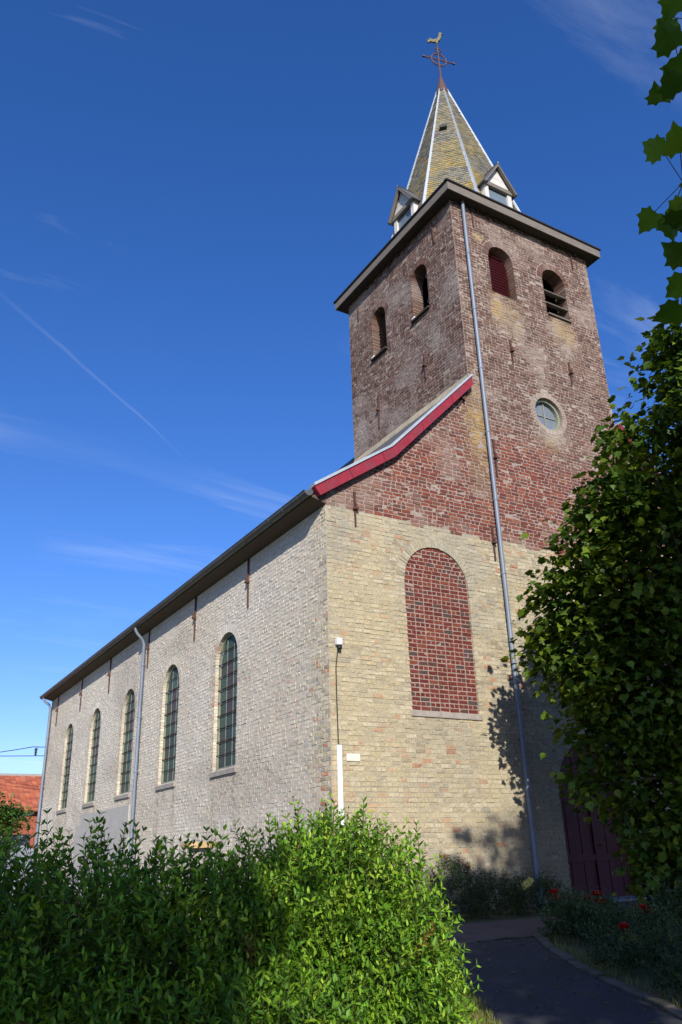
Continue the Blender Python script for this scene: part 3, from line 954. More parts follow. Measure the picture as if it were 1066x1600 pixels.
# barge boards with zinc capping
for sgn in (0, 1):
    def X(x):
        return x if not sgn else 2 * CX - x
    top = [(-.36, 8.29), (1.71, 9.71), (4.37, 12.41)]
    bot = [(-.22, 8.10), (1.78, 9.47), (4.37, 12.13)]
    m = MB()
    for i in range(2):
        P = [top[i], top[i + 1], bot[i + 1], bot[i]]
        g_ = .003 if i else 0
        m.add([(X(x), -.17 - g_, z) for x, z in P] + [(X(x), -.03, z) for x, z in P], [(0, 1, 2, 3), (7, 6, 5, 4), (0, 4, 5, 1), (1, 5, 6, 2), (2, 6, 7, 3), (3, 7, 4, 0)])
    bb = cpart(m, 'barge_board', M['red_paint'])
    m = MB()
    for i in range(2):
        a, b = top[i], top[i + 1]
        P = [(a[0], a[1] + .002), (b[0], b[1] + .002), (b[0] - .01, b[1] + .06), (a[0] - .02, a[1] + .06)]
        m.add([(X(x), -.2 - .002 * i, z) for x, z in P] + [(X(x), .04, z) for x, z in P], [(0, 1, 2, 3), (7, 6, 5, 4), (0, 4, 5, 1), (1, 5, 6, 2), (2, 6, 7, 3), (3, 7, 4, 0)])
    sub(m, 'zinc_capping', M['lead'], bb)
    for t_ in (.42, .86, 1.34, 1.72):
        i_ = int(t_); q_ = t_ - i_
        ax_, az_ = (top[i_][0] * (1 - q_) + top[i_ + 1][0] * q_, top[i_][1] * (1 - q_) + top[i_ + 1][1] * q_)
        bx_, bz_ = (bot[i_][0] * (1 - q_) + bot[i_ + 1][0] * q_, bot[i_][1] * (1 - q_) + bot[i_ + 1][1] * q_)
        sub(MB().add([(X(ax_ - .008), -.177, az_ - .01), (X(ax_ + .008), -.177, az_ - .01), (X(bx_ + .008), -.177, bz_ + .01), (X(bx_ - .008), -.177, bz_ + .01)], [(0, 1, 2, 3)]), 'board_joint', M['dark_red'], bb)

# eave soffit and gutter along the nave side
cpart(MB().add([(-.36, -.02, 8.1), (.0, -.02, 8.0), (.0, LEN, 8.0), (-.36, LEN, 8.1), (-.36, -.02, 8.14), (.0, -.02, 8.22), (.0, LEN, 8.22), (-.36, LEN, 8.14)],
               [(0, 1, 2, 3), (4, 7, 6, 5), (0, 4, 5, 1), (3, 2, 6, 7), (0, 3, 7, 4)]), 'eave_soffit', M['soffit'])
m = MB(); ng = 9
gx, gzc, gr = -.44, 8.2, .105
V = []
for y in (-.06, LEN + .2):
    for rr in (gr, gr - .008):
        for k in range(ng):
            a = math.pi + math.pi * k / (ng - 1)
            V.append((gx + rr * math.cos(a), y, gzc + rr * math.sin(a)))
F = []
for k in range(ng - 1):
    F += [(k, k + 1, 2 * ng + k + 1, 2 * ng + k), (ng + k, 3 * ng + k, 3 * ng + k + 1, ng + k + 1)]
F += [tuple(range(ng)), tuple(range(2 * ng, 3 * ng))[::-1]]
m.add(V, F)
m.tube([(gx - gr, -.06, gzc), (gx - gr, LEN + .2, gzc)], .014, n=6)
gut = cpart(m, 'gutter', M['dark_zinc'], smooth=True)
for k in range(37):
    y = .32 + k * .7
    m = MB()
    for q in range(8):
        a = math.pi + math.pi * q / 8; b = math.pi + math.pi * (q + 1) / 8
        P = [(gx + (gr + d) * math.cos(w), gzc + (gr + d) * math.sin(w)) for w, d in ((a, .003), (b, .003), (b, .009), (a, .009))]
        m.add([(x, yy, z) for yy in (y - .016, y + .016) for x, z in P], [(0, 1, 2, 3), (7, 6, 5, 4), (0, 4, 5, 1), (1, 5, 6, 2), (2, 6, 7, 3), (3, 7, 4, 0)])
    sub(m, 'gutter_bracket', M['dark_zinc'], gut)


def downpipe(pts, r, clips, mat=None):
    m = MB().tube(pts, r, n=12)
    o = cpart(m, 'downpipe', mat or M['zinc'], smooth=True)
    return o


p1 = downpipe([(-.44, 11.82, 8.12), (-.44, 11.82, 8.0), (-.36, 11.84, 7.88), (-.2, 11.85, 7.74), (-.12, 11.87, 7.58), (-.12, 11.87, 5), (-.12, 11.87, .0)], .05, None)
for z in (6.9, 5.25, 3.6, 1.9):
    sub(MB().tube([(-.12, 11.87, z - .03), (-.12, 11.87, z + .03)], .068, n=12).box(-.07, .0, 11.855, 11.885, z - .015, z + .015), 'pipe_collar', M['zinc'], p1)
p2 = downpipe([(-.44, 25.55, 8.12), (-.44, 25.55, 8.0), (-.36, 25.52, 7.9), (-.2, 25.5, 7.78), (-.12, 25.5, 7.62), (-.12, 25.5, 4), (-.12, 25.5, 0)], .055, None)
for z in (6.3, 4.2, 2.1):
    sub(MB().tube([(-.12, 25.5, z - .03), (-.12, 25.5, z + .03)], .068, n=12).box(-.07, .0, 25.485, 25.515, z - .015, z + .015), 'pipe_collar', M['zinc'], p2)
p3 = downpipe([(4.76, -.11, 18.5), (4.76, -.11, 12), (4.76, -.11, 1.26)], .052, None)
for z in (16.6, 14.7, 12.8, 10.9, 9.0, 7.1, 5.2, 3.3):
    sub(MB().tube([(4.76, -.11, z - .025), (4.76, -.11, z + .025)], .063, n=12).box(4.745, 4.775, -.06, .0, z - .012, z + .012), 'pipe_collar', M['zinc'], p3)
sub(MB().tube([(4.76, -.11, 1.3), (4.76, -.11, .12), (4.74, -.2, .02)], .066, n=12), 'foot_pipe', M['zinc'], p3, smooth=True)
sub(MB().tube([(4.76, -.11, 1.25), (4.76, -.11, 1.36)], .078, n=12), 'pipe_socket', M['zinc'], p3, smooth=True)

# iron wall anchors


def anchor(W, u, za, zb_, ang=0.0, spike=True):
    m = MB()
    c = W.pt(u, (za + zb_) / 2, .03); h = abs(za - zb_) / 2
    up = Vector((0, 0, 1)) * math.cos(ang) + Vector(W.U) * math.sin(ang)
    side = Vector(W.U) * math.cos(ang) - Vector((0, 0, 1)) * math.sin(ang)
    N = Vector(W.N)
    m.add([c - up * h - side * .012 - N * .02, c - up * h + side * .012 - N * .02, c + up * h + side * .026 - N * .02, c + up * h - side * .026 - N * .02,
           c - up * h - side * .012 + N * .02, c - up * h + side * .012 + N * .02, c + up * h + side * .026 + N * .02, c + up * h - side * .026 + N * .02],
          [(0, 3, 2, 1), (4, 5, 6, 7), (0, 1, 5, 4), (1, 2, 6, 5), (2, 3, 7, 6), (3, 0, 4, 7)])
    a = cpart(m, 'wall_anchor', M['iron'])
    if spike:
        sub(MB().obox(c + N * .03, side * .05, N * .05, up * .025).obox(c + N * .05 + up * .05, side * .022, N * .022, up * .06), 'anchor_key', M['iron'], a)
    return a


for y, za, zb_ in ((3.9, 8.02, 6.74), (7.52, 8.02, 6.72), (11.66, 8.02, 6.76), (16.1, 8.0, 6.72), (20.2, 8.0, 6.7), (24.4, 8.0, 6.68)):
    anchor(SIDE, y, za, zb_)
for u, za, zb_, ang in ((.72, 8.42, 7.6, 0), (4.62, 8.32, 7.42, 0), (6.04, 14.15, 13.4, 0), (8.27, 14.1, 13.33, 0), (5.16, 18.35, 17.8, 0), (4.98, 10.75, 9.72, 0), (9.15, 18.4, 17.8, 0), (4.08, 12.02, 11.35, .62)):
    anchor(FRONT, u, za, zb_, ang, spike=u not in (5.16, 9.15))
for u, za, zb_ in ((1.73, 14.2, 13.4), (4.16, 14.2, 13.0), (.86, 18.3, 17.55), (5.08, 18.05, 17.5)):
    anchor(TLEFT, u, za, zb_, random.uniform(-.06, .06), spike=za < 15)

# tower cornice
m = MB()
o_ = .31
m.box(XT - o_, X1T + o_, -o_, DT + o_, 18.475, 18.49)
corn = cpart(m, 'tower_cornice', M['dark_wood'])
z0, z1 = 18.46, 18.74
for (a, b, c, d) in ((XT - o_ - .03, X1T + o_ + .03, -o_ - .03, -o_), (XT - o_ - .03, X1T + o_ + .03, DT + o_, DT + o_ + .03), (XT - o_ - .03, XT - o_, -o_ - .0005, DT + o_ + .0005), (X1T + o_, X1T + o_ + .03, -o_ - .0005, DT + o_ + .0005)):
    sub(MB().box(a, b, c, d, z0, z1), 'fascia_board', M['grey_wood'], corn)
    sub(MB().box(a - .05, b + .05, c - .05, d + .05, z1 + .002, z1 + .06), 'roof_edge', M['tar'], corn, bevel=.012)
sub(MB().box(XT - o_ + .01, X1T + o_ - .01, -o_ + .01, DT + o_ - .01, 18.66, 18.79), 'gutter_bed', M['lead'], corn)
m = MB()
x = .1
while x < WT - .2:      # rough, broken row of corbel bricks under the soffit
    w_ = random.uniform(.08, .2)
    if random.random() < .7:
        m.box(XT + x, XT + x + w_, -.03 - random.uniform(0, .05), .0, 18.40 - random.uniform(0, .03), 18.472)
    if random.random() < .5:
        m.box(XT - .03 - random.uniform(0, .04), XT, x, x + w_, 18.40 - random.uniform(0, .03), 18.472)
    x += w_ + random.uniform(.03, .18)
sub(m, 'corbel_course', M['dark_wood'], corn)['kind'] = 'stuff'

# spire: octagon of slates
ZB, ZA, AH = 18.78, 28.0, 2.5
tn = math.tan(math.pi / 8)
octo = [(AH, -AH * tn), (AH, AH * tn), (AH * tn, AH), (-AH * tn, AH), (-AH, AH * tn), (-AH, -AH * tn), (-AH * tn, -AH), (AH * tn, -AH)]
APX = Vector((CX, CY, ZA))
base = [Vector((CX + x, CY + y, ZB)) for x, y in octo]
m = MB().add([*base, APX], [(k, (k + 1) % 8, 8) for k in range(8)])
spire = cpart(m, 'spire', M['slate_roof'])
SV = []; SCo = []
for k in range(8):
    A_, B_ = base[k], base[(k + 1) % 8]
    mid = (A_ + B_) / 2
    up = (APX - mid); Ls = up.length; up.normalize()
    side = (B_ - A_).normalized(); W0 = (B_ - A_).length
    nrm = side.cross(up).normalized()
    if nrm.dot(mid - Vector((CX, CY, ZB))) < 0:
        nrm = -nrm
    rows = 84; dh = Ls / rows
    for j in range(rows - 4):
        h0 = j * dh; wv = W0 * (1 - h0 / Ls)
        nsl = max(1, int(round(wv / .17)))
        off = (j % 2) * .5
        for i in range(-1, nsl + 1):
            s0 = (i + off) / nsl; s1 = (i + 1 + off) / nsl
            s0 = min(max(s0, 0), 1); s1 = min(max(s1, 0), 1)
            if s1 - s0 < .02:
                continue
            x0 = -wv / 2 + s0 * wv + .003; x1 = -wv / 2 + s1 * wv - .003
            w2 = 1 - dh * 1.15 / Ls
            fr = .022 + random.uniform(-.004, .008)
            jj = random.uniform(-.012, .012)
            q = [mid + side * x0 + up * (h0 + jj) + nrm * .004, mid + side * x1 + up * (h0 + jj) + nrm * .004, mid + side * x1 * w2 + up * (h0 + dh * 1.15) + nrm * .003, mid + side * x0 * w2 + up * (h0 + dh * 1.15) + nrm * .003]
            t = [mid + side * x0 + up * (h0 + jj) + nrm * fr, mid + side * x1 + up * (h0 + jj) + nrm * (fr + random.uniform(-.004, .004)), mid + side * x1 * w2 + up * (h0 + dh * 1.15) + nrm * .008, mid + side * x0 * w2 + up * (h0 + dh * 1.15) + nrm * .008]
            SV.append([tuple(p) for p in q + t])
            SCo.append((k, (x0 + x1) / 2, h0))
SV = np.array(SV); SCo = np.array(SCo)
n = len(SV)
sc_ = choose(n, [(116, 114, 102), (104, 102, 94), (126, 122, 108), (94, 92, 90), (132, 124, 100)], [4, 3, 3, 1, 2])
lich = np.clip((fbm(SCo[:, 1] + SCo[:, 0] * 9.7, SCo[:, 2], 71, .9) - .36) * 3.4, 0, .9) * np.clip(1.25 - SCo[:, 2] / 7.0, 0, 1)
lich = lich * RNG.uniform(.5, 1, n)
sc_ = mixc(sc_, choose(n, [(150, 130, 58), (140, 126, 70), (168, 136, 50), (128, 120, 76)], [4, 3, 2, 3]), lich)
orange = (RNG.random(n) < .002)
sc_[orange] = lin(186, 120, 40)
brickmass('slates', SV, sc_, spire, mat=M['slate'])
for k in range(8):
    d = (APX - base[k]); L_ = d.length * .93
    dn = d.normalized(); out = (base[k] - Vector((CX, CY, ZB))).normalized(); sd = dn.cross(out).normalized(); nr = sd.cross(dn).normalized()
    if nr.dot(out) < 0:
        nr = -nr
    m = MB(); V = []
    for t, w in ((0, .085), (L_, .05)):
        c = base[k] + dn * t
        V += [c + sd * w - nr * .02, c + nr * .05, c - sd * w - nr * .02]
    m.add(V, [(0, 1, 4, 3), (1, 2, 5, 4)])
    sub(m, 'hip_flashing', M['lead'], spire)
m = MB(); nn = 10
cz0 = 27.2
rb = AH * (ZA - cz0) / (ZA - ZB) * 1.1 + .03
m.add([(CX + rb * math.cos(2 * math.pi * k / nn), CY + rb * math.sin(2 * math.pi * k / nn), cz0) for k in range(nn)] + [(CX + .05 * math.cos(2 * math.pi * k / nn), CY + .05 * math.sin(2 * math.pi * k / nn), 28.15) for k in range(nn)],
      [(k, (k + 1) % nn, nn + (k + 1) % nn, nn + k) for k in range(nn)] + [tuple(range(nn, 2 * nn))])
sub(m, 'lead_cap', M['rust_red'], spire)
# small roof hook
hk = base[5].lerp(base[6], .45).lerp(APX, .62)
sub(MB().obox(hk + Vector((-.07, -.07, 0)), (.09, -.09, 0), (.05, .05, 0), (0, 0, .06)), 'roof_hook', M['tar'], spire)

# dormers on the four cardinal faces
for q in range(4):
    ang = q * math.pi / 2
    ca, sa = math.cos(ang), math.sin(ang)
    half = (DT / 2) if q % 2 == 0 else (WT / 2)

    fy = -2.25; ox = -.12 if q == 0 else 0.0; oz = .13

    def T(x, y, z):      # local: x across, y outward distance from the spire axis (negative = outward)
        X_ = x * ca - y * sa; Y_ = x * sa + y * ca
        return (CX + X_, CY + Y_, z)

    def prism(poly, y0, y1, name, mat, parent):
        m = MB(); n = len(poly)
        m.add([T(x + ox, y0, z + oz) for x, z in poly] + [T(x + ox, y1, z + oz) for x, z in poly], [tuple(range(n)), tuple(range(n, 2 * n))[::-1]] + [(k, n + k, n + (k + 1) % n, (k + 1) % n) for k in range(n)])
        return sub(m, name, mat, parent) if parent else cpart(m, name, mat)
    dr = prism([(-.56, 18.8), (.56, 18.8), (.56, 20.62), (-.56, 20.62)], fy + .12, -1.2, 'dormer', M['white_wood'], None)
    prism([(-.56, 18.8), (-.40, 18.8), (-.40, 20.6), (-.56, 20.6)], fy, fy + .118, 'jamb_post', M['white_wood'], dr)
    prism([(.40, 18.8), (.56, 18.8), (.56, 20.6), (.40, 20.6)], fy, fy + .118, 'jamb_post', M['white_wood'], dr)
    prism([(-.40, 18.8), (.40, 18.8), (.40, 20.42), (-.40, 20.42)], fy + .07, fy + .117, 'shutter', M['shutter_glass'], dr)
    prism([(-.58, 20.45), (.58, 20.45), (.58, 20.60), (-.58, 20.60)], fy - .05, fy + .05, 'lintel', M['grey_wood'], dr)
    for r in range(5):
        z0_ = 20.605 + r * .15; hw = .54 * (1 - (r * .15) / .80)
        hw2 = .54 * (1 - min((r + 1) * .15, .79) / .80)
        prism([(-hw, z0_), (hw, z0_), (hw2, z0_ + .145), (-hw2, z0_ + .145)], fy - .01 + .004 * (r % 2), fy + .06, 'gable_board', M['white_wood'], dr)
    for s in (-1, 1):
        prism([(s * .66, 20.42), (0, 21.42), (0, 21.49), (s * .71, 20.43)], fy - .16, -.9, 'dormer_roof', M['slate_roof'], dr)
        prism([(s * .615, 20.42), (0, 21.35), (0, 21.42), (s * .662, 20.42)], fy - .17, fy - .08, 'verge_board', M['grey_wood'], dr)
    prism([(-.045, 21.47), (.045, 21.47), (0, 21.52)], fy - .17, -1.0, 'ridge_capping', M['lead'], dr)

# weather vane: rod, ring cross, scroll and gilded cock
m = MB().tube([(CX, CY, 28.05), (CX, CY, 30.0)], [.04, .02], n=8)
vane = cpart(m, 'weather_vane', M['rust_red'])
rc = 29.1; rr = .31
hx = Vector((.97, -.24, 0))
sub(MB().tube([Vector((CX, CY, rc)) + hx * (rr * math.cos(2 * math.pi * k / 24)) + Vector((0, 0, rr * math.sin(2 * math.pi * k / 24))) for k in range(25)], .03, n=6, cap=False), 'ring', M['rust_red'], vane)
sub(MB().tube([Vector((CX, CY, rc)) - hx * .62, Vector((CX, CY, rc)) + hx * .62], .03, n=6), 'cross_arm', M['rust_red'], vane)
for s in (-1, 1):
    c = Vector((CX, CY, rc)) + hx * (.62 * s)
    sub(MB().obox(c, hx * .05, Vector((.01, .03, 0)), Vector((0, 0, .035))), 'arm_tip', M['rust_red'], vane)
    sub(MB().tube([Vector((CX, CY, 29.62)) + hx * s * (.07 + .07 * math.cos(w)) + Vector((0, 0, .1 * math.sin(w))) for w in np.linspace(0, 5.5, 12)], .024, n=5), 'scroll', M['rust_red'], vane)
dv = Vector((.72, -.62, 0)).normalized()
out2 = [(-.62, .12), (-.72, .42), (-.52, .36), (-.55, .6), (-.36, .42), (-.18, .34), (.06, .40), (.18, .66), (.2, .86), (.25, .98), (.30, .90), (.36, .97), (.38, .84), (.48, .76), (.38, .72), (.36, .5), (.26, .22), (.08, .06), (.03, -.14), (-.05, -.14), (-.08, .04), (-.3, .1), (-.45, .22)]
m = MB(); n = len(out2); th = Vector((dv.y, -dv.x, 0)) * .035
C0 = Vector((CX, CY, 30.05))
tr = [tuple(t) for t in tessellate_polygon([[Vector((a, b, 0)) for a, b in out2]])]
m.add([C0 + (dv * a + Vector((0, 0, b))) * .52 + th for a, b in out2] + [C0 + (dv * a + Vector((0, 0, b))) * .52 - th for a, b in out2],
      tr + [tuple(i + n for i in t[::-1]) for t in tr] + [(k, (k + 1) % n, n + (k + 1) % n, n + k) for k in range(n)])
sub(m, 'weathercock', M['gilt'], vane)

# loudspeakers in the belfry opening
for z, w in ((16.85, 'upper'), (15.95, 'lower')):
    m = MB(); nn = 14
    c = Vector((XT + .14, 1.45, z)); ax = Vector((-1, .15, -.05)).normalized(); a = ax.cross(Vector((0, 0, 1))).normalized(); b = ax.cross(a)
    V = []
    for t, r in ((-.04, .09), (.02, .10), (.05, .08), (.02, .05), (-.16, .05), (-.2, .07), (-.3, .07)):
        V += [c + ax * t + (a * math.cos(2 * math.pi * k / nn) + b * math.sin(2 * math.pi * k / nn)) * r for k in range(nn)]
    F = [(q * nn + k, q * nn + (k + 1) % nn, (q + 1) * nn + (k + 1) % nn, (q + 1) * nn + k) for q in range(6) for k in range(nn)] + [tuple(range(6 * nn, 7 * nn))]
    m.add(V, F)
    o = m.build('loudspeaker', M['plastic_grey'], smooth=True)
    tag(o, f'small grey horn loudspeaker, {w} of two in tower side opening', 'loudspeaker', 'loudspeakers in the belfry')

# lamp sensor with cable and white conduit on the facade
wl_ = thing('wall_sensor', 'small white box with thin cable and white conduit on facade corner', 'wall sensor', (.17, -.02, 0))


def s2(mb, name, mat, parent, **k):
    o = mb.build(name, mat, None, **k); o.parent = parent
    o.matrix_parent_inverse = Matrix.Translation(-Vector(parent.location))
    return o


s2(MB().box(.13, .25, -.13, -.015, 4.93, 5.07), 'housing', M['plastic_white'], wl_, bevel=.015)
s2(MB().tube([(.19, -.09, 4.86), (.19, -.09, 4.93)], .045, n=10), 'lens', M['black'], wl_)
s2(MB().tube([(.19, -.05, 4.9), (.17, -.03, 4.75), (.135, -.027, 4.5), (.135, -.027, 3.8), (.145, -.027, 3.0)], .011, n=6), 'cable', M['black'], wl_)
s2(MB().box(.10, .20, -.07, -.016, .2, 3.0), 'conduit', M['plastic_white'], wl_, bevel=.01)

# ------------------------------------------------------------------ foliage tools


def frames(d, roll=None):
    """orthonormal frames whose Y axis is d (n,3); Z leans up"""
    d = d / np.linalg.norm(d, axis=1, keepdims=True)
    n = len(d)
    ref = np.tile([0, 0, 1.0], (n, 1)) + RNG.normal(0, .25, (n, 3))
    x = np.cross(d, ref); x /= np.linalg.norm(x, axis=1, keepdims=True) + 1e-9
    z = np.cross(x, d)
    if roll is not None:
        c, s = np.cos(roll)[:, None], np.sin(roll)[:, None]
        x, z = x * c + z * s, z * c - x * s
    return np.stack([x, d, z], 2)       # columns


LEAF_V = np.array([(0, 0, 0), (-.17, .30, .05), (0, .30, -.01), (.17, .30, .05), (-.16, .62, .03), (0, .62, -.03), (.16, .62, .03), (0, 1, -.10)], float)
LEAF_F = [(0, 2, 1), (0, 3, 2), (1, 2, 5), (1, 5, 4), (2, 3, 6), (2, 6, 5), (4, 5, 7), (5, 6, 7)]
MAPLE = [(0, 0), (.13, .03), (.30, -.07), (.35, .08), (.53, .17), (.45, .33), (.55, .50), (.39, .52), (.31, .58), (.27, .74), (.13, .80), (0, 1.0)]
mp_pts = MAPLE + [(-x, y) for x, y in MAPLE[-2:0:-1]]
MAP_V = np.array([(x, y, .22 * abs(x) - .26 * y * y + .03 * math.sin(9 * x + 5 * y)) for x, y in mp_pts] + [(0, .38, -.05)], float)
MAP_F = [(len(mp_pts), k, (k + 1) % len(mp_pts)) for k in range(len(mp_pts))]
SM = [(0, 0), (.30, -.05), (.33, .12), (.54, .24), (.42, .36), (.46, .58), (.22, .66)]
sm_pts = SM + [(0, 1.0)] + [(-x, y) for x, y in SM[:0:-1]]
SM_V = np.array([(x, y, .22 * abs(x) - .26 * y * y) for x, y in sm_pts] + [(0, .36, -.03)], float)
SM_F = [(len(sm_pts), k, (k + 1) % len(sm_pts)) for k in range(len(sm_pts))]
LIME_V = np.array([(0, 0, 0), (-.32, .12, .03), (-.42, .42, .05), (-.22, .76, 0), (0, 1.0, -.08), (.22, .76, 0), (.42, .42, .05), (.32, .12, .03), (0, .4, -.02)], float)
LIME_F = [(8, k, (k + 1) % 8) for k in range(8)]


def leafmass(name, TV, TF, T, Mx, size, C, parent, n_single=0, score=None, mat=None):
    """T (n,3) points, Mx (n,3,3) frames, size (n,), C (n,3). nearest n_single leaves become objects of their own"""
    mat = mat or M['leaf']
    n = len(T)
    idx = np.arange(n)
    if n_single:
        order = np.argsort(score); pick = order[:n_single]; idx = order[n_single:]
        bins = 6
        protos = []
        cs = C[pick]
        for b in range(bins):
            protos.append(mesh_np('leaf', TV, TF, np.tile(cs[RNG.integers(len(cs))], (len(TV), 1)), smooth=True))
            protos[-1].materials.append(mat)
        for i in pick:
            o = bpy.data.objects.new('leaf', protos[RNG.integers(bins)])
            COL.objects.link(o); o.parent = parent
            mw = np.eye(4); mw[:3, :3] = Mx[i] * size[i]; mw[:3, 3] = T[i] - np.array(parent.location)
            o.matrix_local = Matrix(mw.tolist())
    V = np.einsum('nij,vj->nvi', Mx[idx] * size[idx][:, None, None], TV) + T[idx][:, None, :]
    k = len(TV)
    F = (np.array(TF)[None] + (np.arange(len(idx)) * k)[:, None, None]).reshape(-1, 3)
    me = mesh_np(name, (V - np.array(parent.location)).reshape(-1, 3), F, np.repeat(C[idx], k, 0), smooth=True)
    o = link(name, me, mat, parent); o['kind'] = 'stuff'
    return o


def camdist(P):
    D = P - CAM; d = D @ f_
    x = 533 + 1269.89 * (D @ r2) / np.maximum(d, .01); y = 800 - 1269.89 * (D @ u2) / np.maximum(d, .01)
    return d + 1000 * ((d < .2) | (x < 5) | (x > 1061) | (y < 5) | (y > 1595)), x, y


def shrub(name, label, cat, base, surf, outward, nshoot, leaf_len, pal, w, shoot=(.22, .42), up=.8, pairs=7, n_single=0, group=None, narrow=1.0, droop=0.0):
    """shoots with opposite leaves grown on sampled surface points"""
    t = thing(name, label, cat, base, group)
    P = surf; n = len(P)
    d = outward + np.array([0, 0, up]) + RNG.normal(0, .35, (n, 3)); d /= np.linalg.norm(d, axis=1, keepdims=True)
    L_ = RNG.uniform(*shoot, n)
    Ts = []; Ds = []; Ss = []; Cs = []
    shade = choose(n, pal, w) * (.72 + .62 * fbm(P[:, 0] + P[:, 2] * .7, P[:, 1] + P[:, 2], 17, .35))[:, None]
    dead = RNG.random(n) < .012
    shade[dead] = lin(120, 92, 48)
    for k in range(pairs):
        q = (k + .5) / pairs
        pos = P + d * (L_ * q)[:, None] + np.array([0, 0, -1]) * (droop * q * q * L_)[:, None]
        ref = np.cross(d, np.array([0.3, 0.2, 1.0])); ref /= np.linalg.norm(ref, axis=1, keepdims=True)
        ref2 = np.cross(d, ref)
        a = (k % 2) * math.pi / 2 + RNG.uniform(0, .5, n)
        side = ref * np.cos(a)[:, None] + ref2 * np.sin(a)[:, None]
        for s in (-1, 1):
            dd = side * s + d * (.45 + .5 * q) + np.array([0, 0, .12]) + RNG.normal(0, .16, (n, 3))
            keep = RNG.random(n) < .93
            Ts.append(pos[keep]); Ds.append(dd[keep])
            Ss.append((leaf_len * (1.05 - .45 * q) * RNG.uniform(.75, 1.2, n))[keep])
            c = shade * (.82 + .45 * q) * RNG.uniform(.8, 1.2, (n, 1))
            Cs.append(c[keep])
    T = np.concatenate(Ts); Dd = np.concatenate(Ds); S = np.concatenate(Ss); Cc = np.concatenate(Cs)
    Mx = frames(Dd, RNG.normal(0, .45, len(Dd)))
    if narrow != 1:
        Mx = Mx * np.array([narrow, 1, 1])[None, None, :]
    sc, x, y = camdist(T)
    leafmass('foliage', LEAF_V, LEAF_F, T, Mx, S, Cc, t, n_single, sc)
    # stems: slim three-sided shoots
    a = np.cross(d, [0, 0, 1.0]); a /= np.linalg.norm(a, axis=1, keepdims=True) + 1e-9; b = np.cross(d, a)
    V = []
    for q, r in ((-.3, .0035), (1.0, .001)):
        c = P + d * (L_ * q)[:, None]
        for w_ in range(3):
            V.append(c + (a * math.cos(w_ * 2.09) + b * math.sin(w_ * 2.09)) * r)
    V = np.stack(V, 1) - np.array(base)
    F = np.array([(0, 1, 4, 3), (1, 2, 5, 4), (2, 0, 3, 5)])[None] + (np.arange(n) * 6)[:, None, None]
    o = link('stems', mesh_np('stems', V.reshape(-1, 3), F.reshape(-1, 4)), M['stem'], t); o['kind'] = 'stuff'
    return t


FWD = np.array([math.sin(yaw), math.cos(yaw), 0]); RGT = np.array([math.cos(yaw), -math.sin(yaw), 0])
GREEN = [(106, 144, 36), (90, 132, 34), (122, 158, 42), (76, 114, 32), (138, 164, 50)]
GW = [4, 4, 3, 3, 1.5]


def lump(c, rad, n, low=-1.0, inner=.55):
    """points through the outer part of an ellipsoid, with outward directions"""
    v = RNG.normal(0, 1, (n * 2, 3)); v /= np.linalg.norm(v, axis=1, keepdims=True)
    v = v[v[:, 2] > low][:n]
    r = RNG.uniform(inner ** 3, 1, len(v)) ** (1 / 3)
    bump_ = .9 + .22 * vnoise(v[:, 0] * 3 + 10 + v[:, 2] * 2, v[:, 1] * 3 + 10 - v[:, 2], 5, .8)
    return np.array(c) + v * np.array(rad) * (r * bump_)[:, None], v


def place(fw, rt, z):
    return CAM * np.array([1, 1, 0]) + FWD * fw + RGT * rt + np.array([0, 0, z])


def oriented(c_fr, rad, n, **k):
    """ellipsoid given in camera-lateral axes (right, forward, up) at c=(forward,right,z)"""
    P, v = lump((0, 0, 0), rad, n, **k)
    c = place(*c_fr)
    W = P[:, :1] * RGT + P[:, 1:2] * FWD + P[:, 2:3] * np.array([0, 0, 1.0])
    Vv = v[:, :1] * RGT + v[:, 1:2] * FWD + v[:, 2:3] * np.array([0, 0, 1.0])
    return W + c, Vv


def gather(specs):
    A_, B_ = [], []
    for c, r, n in specs:
        p, v = oriented(c, r, n, low=-.75)
        A_.append(p); B_.append(v)
    P = np.concatenate(A_); Vv = np.concatenate(B_)
    k = P[:, 2] > np.interp(P[:, 1], [-14, -7.3, -4, -2.5], [-.45, -.28, -.08, 0]) + .05
    return P[k], Vv[k]


# bright shrub beside the path
P, Vv = gather([((6.0, -.10, .30), (.60, .85, .92), 2600), ((5.75, -.45, .1), (.6, .8, .97), 1700), ((5.85, .15, .1), (.38, .7, .74), 1300), ((5.0, -.42, -.15), (.5, .5, .6), 1300), ((5.4, -.02, -.2), (.30, .6, .55), 800), ((6.3, .38, .02), (.24, .5, .48), 600)])
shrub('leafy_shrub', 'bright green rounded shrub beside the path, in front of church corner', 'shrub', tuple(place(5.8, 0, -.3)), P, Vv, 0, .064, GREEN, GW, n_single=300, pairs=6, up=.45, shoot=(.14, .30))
# shaded hedge to its left
P, Vv = gather([((5.75, -1.0 - .75 * k, .12 + .05 * (k % 2)), (.62, .8, .86 + .05 * ((k * 7) % 3)), 1100) for k in range(5)] + [((5.0, -.9 - .7 * k, -.25), (.6, .5, .6), 500) for k in range(3)])
shrub('leafy_hedge', 'long dark green hedge with tall shoots, shaded, at lower left', 'hedge', tuple(place(5.75, -2.2, -.35)), P, Vv, 0, .078, GREEN, GW, n_single=300, pairs=6, up=.6)
